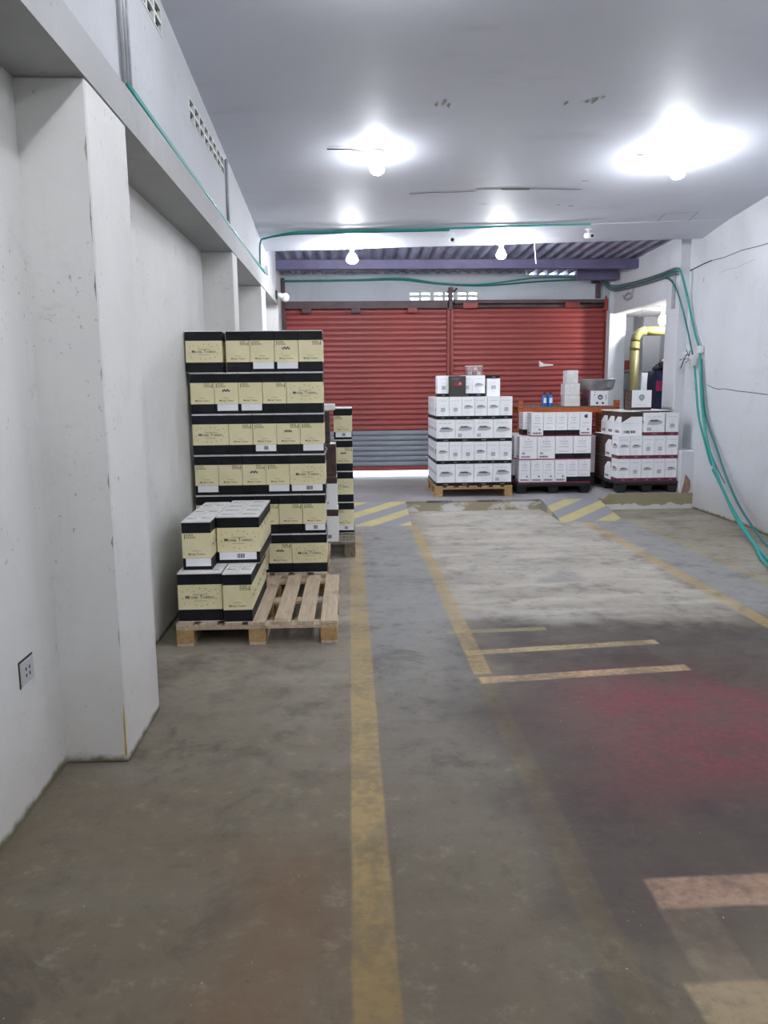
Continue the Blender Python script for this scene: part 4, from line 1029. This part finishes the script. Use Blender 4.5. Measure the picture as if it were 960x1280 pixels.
# ------------------------------------------------------------------ bulbs
def bulb(x, y, zc, k, lab, r=.052, L=.145, base_r=.062):
    o = tag(empty('light_bulb', (x, y, zc)), lab, 'light bulb', 'bare ceiling bulbs')
    b = MB(); b.lathe([(0,-.001),(base_r,-.001),(base_r,-.014),(.03,-.022),(.024,-.05),(0,-.05)], 'whiteplastic', nseg=16); b.build('lamp_holder', o)
    b = MB(); z0 = -.045; q_ = (L-.05)/.1; pr = [(.016,z0),(.02,z0-.012*q_),(r*.72,z0-.038*q_),(r,z0-.066*q_),(r*.9,z0-.084*q_),(r*.55,z0-.096*q_),(.0,z0-.1*q_)]; b.lathe(pr, k, nseg=12); b.build('bulb_glass', o)
    return o
bulb(.26, 6.75, ceil_z(.26,6.75), 'bulb_dim', 'lit bare bulb on the ceiling above the lane, nearer left one', .06, .19)
bulb(2.88, 6.94, ceil_z(2.88,6.94), 'bulb_strong', 'brightest lit bare bulb, nearer right one on the ceiling', .065, .23)
bulb(.057, 9.6, 3.211+.027, 'bulb', 'lit bare bulb at the slab edge, left one', .072, .20)
bulb(1.86, 9.6, 3.211+.074, 'bulb', 'lit bare bulb at the slab edge, right one', .062, .20)
bulb(.06, 1.8, ceil_z(.06,1.8), 'bulb_near', 'lit bare bulb on the ceiling above the near end, left one')
bulb(2.85, 1.8, ceil_z(2.85,1.8), 'bulb_near', 'lit bare bulb on the ceiling above the near end, right one')
bulb(.06, -1.5, ceil_z(.06,-1.5), 'bulb_fill_rear', 'added fill bulb on the ceiling behind the viewpoint, left one', .07, .19)  # unseen row added as fill for surfaces facing the camera
bulb(2.85, -1.5, ceil_z(2.85,-1.5), 'bulb_fill_rear', 'added fill bulb on the ceiling behind the viewpoint, right one', .07, .19)
bulb(.26, 3.95, ceil_z(.26,3.95), 'bulb_fill_mid', 'added fill bulb on the ceiling just above the view, left one', .06, .19)  # unseen row added to brighten the far boxes
bulb(2.88, 3.95, ceil_z(2.88,3.95), 'bulb_fill_mid', 'added fill bulb on the ceiling just above the view, right one', .06, .19)
rb = tag(empty('light_bulb', (4.845, 11.98, 2.86)), 'lit bulb in the side room doorway', 'light bulb', 'bare ceiling bulbs')
b = MB(); b.lathe([(0,0),(.05,0),(.05,-.05),(.025,-.12),(.024,-.22),(0,-.22)], 'whiteplastic', nseg=14); b.build('lamp_holder', rb); b = MB(); b.tube([(0,0,0),(0,0,.489)], .006, 'darkcable', 6, False); b.build('cord', rb)
b = MB(); b.lathe([(.02,-.215),(.05,-.25),(.062,-.31),(.05,-.36),(0,-.385)], 'bulb_room', nseg=12); b.build('bulb_glass', rb)

# ------------------------------------------------------------------ cables, conduits, cameras
def cable(nme, pts, r, k, lab, cat='cable', group=None, nseg=7):
    b = MB(); b.tube(pts, r, k, nseg); return tag(b.build(nme), lab, cat, group)
cable('ceiling_cord', [(-.15,6.66,ceil_z(-.15,6.66)-.006),(-.05,6.64,ceil_z(0,6.64)-.018),(.05,6.65,ceil_z(0,6.65)-.016),(.13,6.72,ceil_z(.1,6.72)-.008),(.196,6.74,ceil_z(.2,6.74)-.01)], .005, 'darkcable', 'thin dark cord running to the nearer left bulb')
cable('ceiling_cord', [(2.53,6.97,ceil_z(2.53,6.97)-.005),(2.62,6.95,ceil_z(2.62,6.95)-.012),(2.72,6.96,ceil_z(2.72,6.96)-.007),(2.815,6.95,ceil_z(2.81,6.95)-.01)], .005, 'greycable', 'thin grey cord running to the nearer right bulb')
# teal conduit lying on the beam ledge
for q, (dx, dz, k, lab) in enumerate(((0, .004, 'teal', 'teal conduit lying along the left beam ledge'), (-.012, .030, 'teal_dark', 'darker teal conduit beside the one on the left beam ledge'))):
    cable('teal_conduit', [(-.968+dx,3.74,2.90+dz),(-.965+dx,4.6,2.886+dz),(-.967+dx,5.6,2.888+dz),(-.964+dx,6.8,2.884+dz),(-.966+dx,7.8,2.884+dz),(-.962+dx,8.8,2.89+dz),(-.962+dx,9.35,2.90+dz)], .010, k, lab, 'conduit', 'teal conduits')
# up the wall and across the front of the slab edge
for q, (o_, k, lab) in enumerate(((0, 'teal', 'teal conduit across the ceiling in front of the slab edge'), (.02, 'teal_dark', 'dark teal conduit doubling the one across the ceiling'))):
    pts = [(-.966,8.92-o_,2.90),(-.965,8.92-o_,3.05),(-.955,8.93-o_,3.17),(-.90,8.95-o_,3.215)]
    for (x, y, dz) in ((-.6,8.950,.0),(-.2,8.970,.0),(.1,8.985,.006),(.5,8.980,.0),(1.15,8.980,-.004)) + (((1.6,8.980,.0),(2.2,8.980,.004),(2.75,8.970,-.006)) if q == 0 else ()): pts.append((x, y-.01-o_*.8, ceil_z(x,8.98)-.016+dz-.022*q))
    cable('teal_conduit', pts, .010, k, lab, 'conduit', 'teal conduits')
m = MB(); m.bevbox(-.97, -.93, 9.42, 9.52, 2.90, 3.0, 'whiteplastic', .005); tag(m.build('junction_box'), 'small white junction box on the left wall near the slab edge', 'junction box')
# grey conduits down the upper left wall
for (y, za, zb_, k, lab) in ((3.70, 2.90, ceil_z(-.98,3.7), 3, 'bundle of three grey conduits down the near upper left wall'), (6.68, 2.90, 3.42, 1, 'single grey conduit down the upper left wall beside the vents')):
    r_ = tag(empty('wall_conduit', (LEFT_UP, y, za)), lab, 'conduit')
    for q in range(k): b = MB(); b.tube([(.014, q*.05, 0), (.014, q*.05, zb_-za-.01)], .010 if k > 1 else .012, 'conduit', 8, False); b.build('pipe', r_)
# cables on the wall above the shutters
for (dz, k, lab, sag) in ((0, 'teal_dark', 'teal cable sagging along the wall above the shutters', .0), (.012, 'teal', 'second teal cable looping above the shutters', .05)):
    cable('wall_cable', [(-1.03,12.58,3.245+dz),(-.6,12.62,3.25+dz),(.2,12.65,3.262+dz),(.85,12.66,3.268+dz+sag*.3),(1.5,12.66,3.20+dz),(2.2,12.66,3.175+dz+sag*.2),(3.1,12.66,3.235+dz+sag),(3.98,12.64,3.265+dz)], .012, k, lab, 'cable', 'cables above the shutters')
# bundle along the right rear wall
for q, (dz, k, lab) in enumerate(((0,'greycable','grey cable at the top of the bundle on the right rear wall'),(-.035,'teal_dark','dark teal cable in the bundle on the right rear wall'),(-.07,'greycable','grey cable at the bottom of the bundle on the right rear wall'))):
    cable('wall_cable', [(4.0,12.5,3.27+dz*.5),(4.18,12.45,3.14+dz),(4.215,11.9,3.09+dz),(4.22,11.2,3.06+dz),(4.22,10.6,3.05+dz),(4.21,10.15,3.05+dz),(4.2,9.98,3.03+dz)], .013, k, lab, 'cable', 'cables on the right rear wall')
ct = MB(); ct.bevbox(4.215, 4.24, 10.10, 10.17, 2.55, 3.02, 'conduit', .004); tag(ct.build('cable_cover'), 'short grey metal cable cover on the white column', 'cable cover')
# teal hoses hanging down the right wall to the floor
TE = 'teal cables hanging on the right wall'
cable('hanging_cable', [(4.22,10.5,2.99),(4.205,10.218,2.921),(4.205,10.001,2.773),(4.26,9.92,2.535),(4.32,9.854,2.231),(4.325,9.70,1.943)], .011, 'teal_dark', 'thin teal cable curving from the column to the splice', 'cable', TE)
cable('hanging_cable', [(4.205,9.97,3.03),(4.22,9.9,2.95),(4.31,9.909,2.682),(4.335,9.818,2.426),(4.335,9.675,2.189),(4.33,9.545,2.04)], .014, 'teal', 'teal cable dropping from the wall top to the white connector', 'cable', TE)
cable('hanging_cable', [(4.33,9.50,1.95),(4.31,9.391,1.574),(4.30,9.29,1.284),(4.28,9.127,1.001),(4.25,8.885,.733),(4.20,8.553,.487),(4.12,8.122,.276),(4.02,7.597,.106),(3.92,7.2,.03),(3.70,6.55,.02),(3.5,5.8,.02)], .016, 'teal', 'thickest teal cable falling from the connector to the floor', 'cable', TE)
cable('hanging_cable', [(4.315,9.60,1.80),(4.305,9.50,1.526),(4.29,9.36,1.187),(4.275,9.14,.907),(4.27,8.96,.681),(4.27,8.90,.628)], .014, 'teal', 'teal cable end stopping short above the floor', 'cable', TE)
cable('hanging_cable', [(4.255,8.83,.575),(4.17,8.38,.393),(4.08,7.95,.205),(3.98,7.48,.075),(3.88,7.1,.02),(3.63,6.5,.02),(3.42,5.8,.02)], .016, 'teal', 'lower teal cable starting near the wall foot', 'cable', TE)
cable('hanging_cable', [(4.345,9.492,1.88),(4.345,9.39,1.477),(4.335,9.23,1.141),(4.315,8.901,.825),(4.285,8.568,.531),(4.235,8.18,.283),(4.17,7.753,.118),(4.1,7.4,.03),(3.95,6.9,.02),(3.8,6.2,.02)], .013, 'teal_dark', 'dark teal cable outermost of the hanging bundle', 'cable', TE)
cable('hanging_cable', [(4.325,9.25,1.05),(4.31,9.03,.769),(4.29,8.75,.557),(4.265,8.55,.45)], .008, 'greycable', 'grey cord tied between the hanging teal cables', 'cable', TE)
m = MB(); m.bevbox(4.30, 4.36, 9.46, 9.54, 1.95, 2.04, 'whiteplastic', .008); tag(m.build('connector'), 'white cable connector on the hanging teal cable', 'connector')
sp = tag(empty('cable_splice', (4.30, 9.66, 1.86)), 'open junction box with tangled wires on the hanging cable', 'junction box')
MB().bevbox(-.03, .04, -.06, .05, -.07, .05, 'whiteplastic', .008).build('box', sp)
for q in range(9):
    a = q*.7; b = MB(); b.tube([(-.02,.0,.02),(-.06+.02*math.sin(a),.06*math.cos(a),.03+.07*math.sin(a*1.7)),(-.09,.15*math.cos(a*1.3),.02+.12*math.sin(a))], .006, ('darkcable','whiteplastic','greycable')[q % 3], 5); b.build('loose_wire', sp)
# cameras
def cctv(x, y, z, lab, aim):
    o = tag(empty('security_camera', (x, y, z), aim), lab, 'camera', 'small security cameras')
    MB().bevbox(-.035, .035, -.025, .025, -.012, 0, 'whiteplastic', .003).build('mount', o)
    b = MB(); b.tube([(0,0,-.01),(0,0,-.05)], .012, 'whiteplastic', 8, False); b.build('arm', o)
    b = MB(); b.tube([(0,.05,-.062),(0,-.07,-.085)], .03, 'whiteplastic', 12, False); body = b.build('body', o)
    b = MB(); b.tube([(0,-.07,-.085),(0,-.074,-.0857)], .018, 'dark', 10, False); b.build('lens', body)
cctv(1.19, 9.10, 3.242+.056, 'white security camera in the middle of the slab edge', .0)
cctv(2.77, 9.10, 3.242+.097, 'white security camera at the right end of the ceiling conduit', .3)
o = tag(empty('wall_camera', (-.955, 10.55, 2.80)), 'white dome camera on the end of the left beam', 'camera')
MB().bevbox(0, .02, -.06, .06, -.05, .05, 'darkcable', .004).build('mount', o)
b = MB(); b.tube([(.02,0,0),(.10,.04,-.02)], .035, 'whiteplastic', 12, False); b.build('arm', o)
b = MB(); b.lathe([(0,-.06),(.035,-.05),(.055,-.02),(.055,.02),(.035,.05),(0,.06)], 'whiteplastic', (.12,.05,-.03), 14); b.build('dome', o)
# hanging white cord near the right end of the slab
cable('pull_cord', [(2.23,9.45,3.28),(2.24,9.47,3.18),(2.265,9.5,3.02)], .007, 'whiteplastic', 'short white pull cord hanging at the slab edge')
# hook bracket on the right rear wall
b = MB(); b.tube([(4.235,11.62,3.0),(4.22,11.62,2.93),(4.215,11.66,2.87),(4.215,11.80,2.85),(4.215,11.93,2.88),(4.215,11.98,2.93)], .012, 'conduit', 7); b.tube([(4.22,11.70,2.92),(4.22,11.80,2.95),(4.22,11.9,2.92)], .01, 'conduit', 6)
tag(b.build('wall_hook'), 'grey metal bracket on the wall above the side opening', 'bracket')
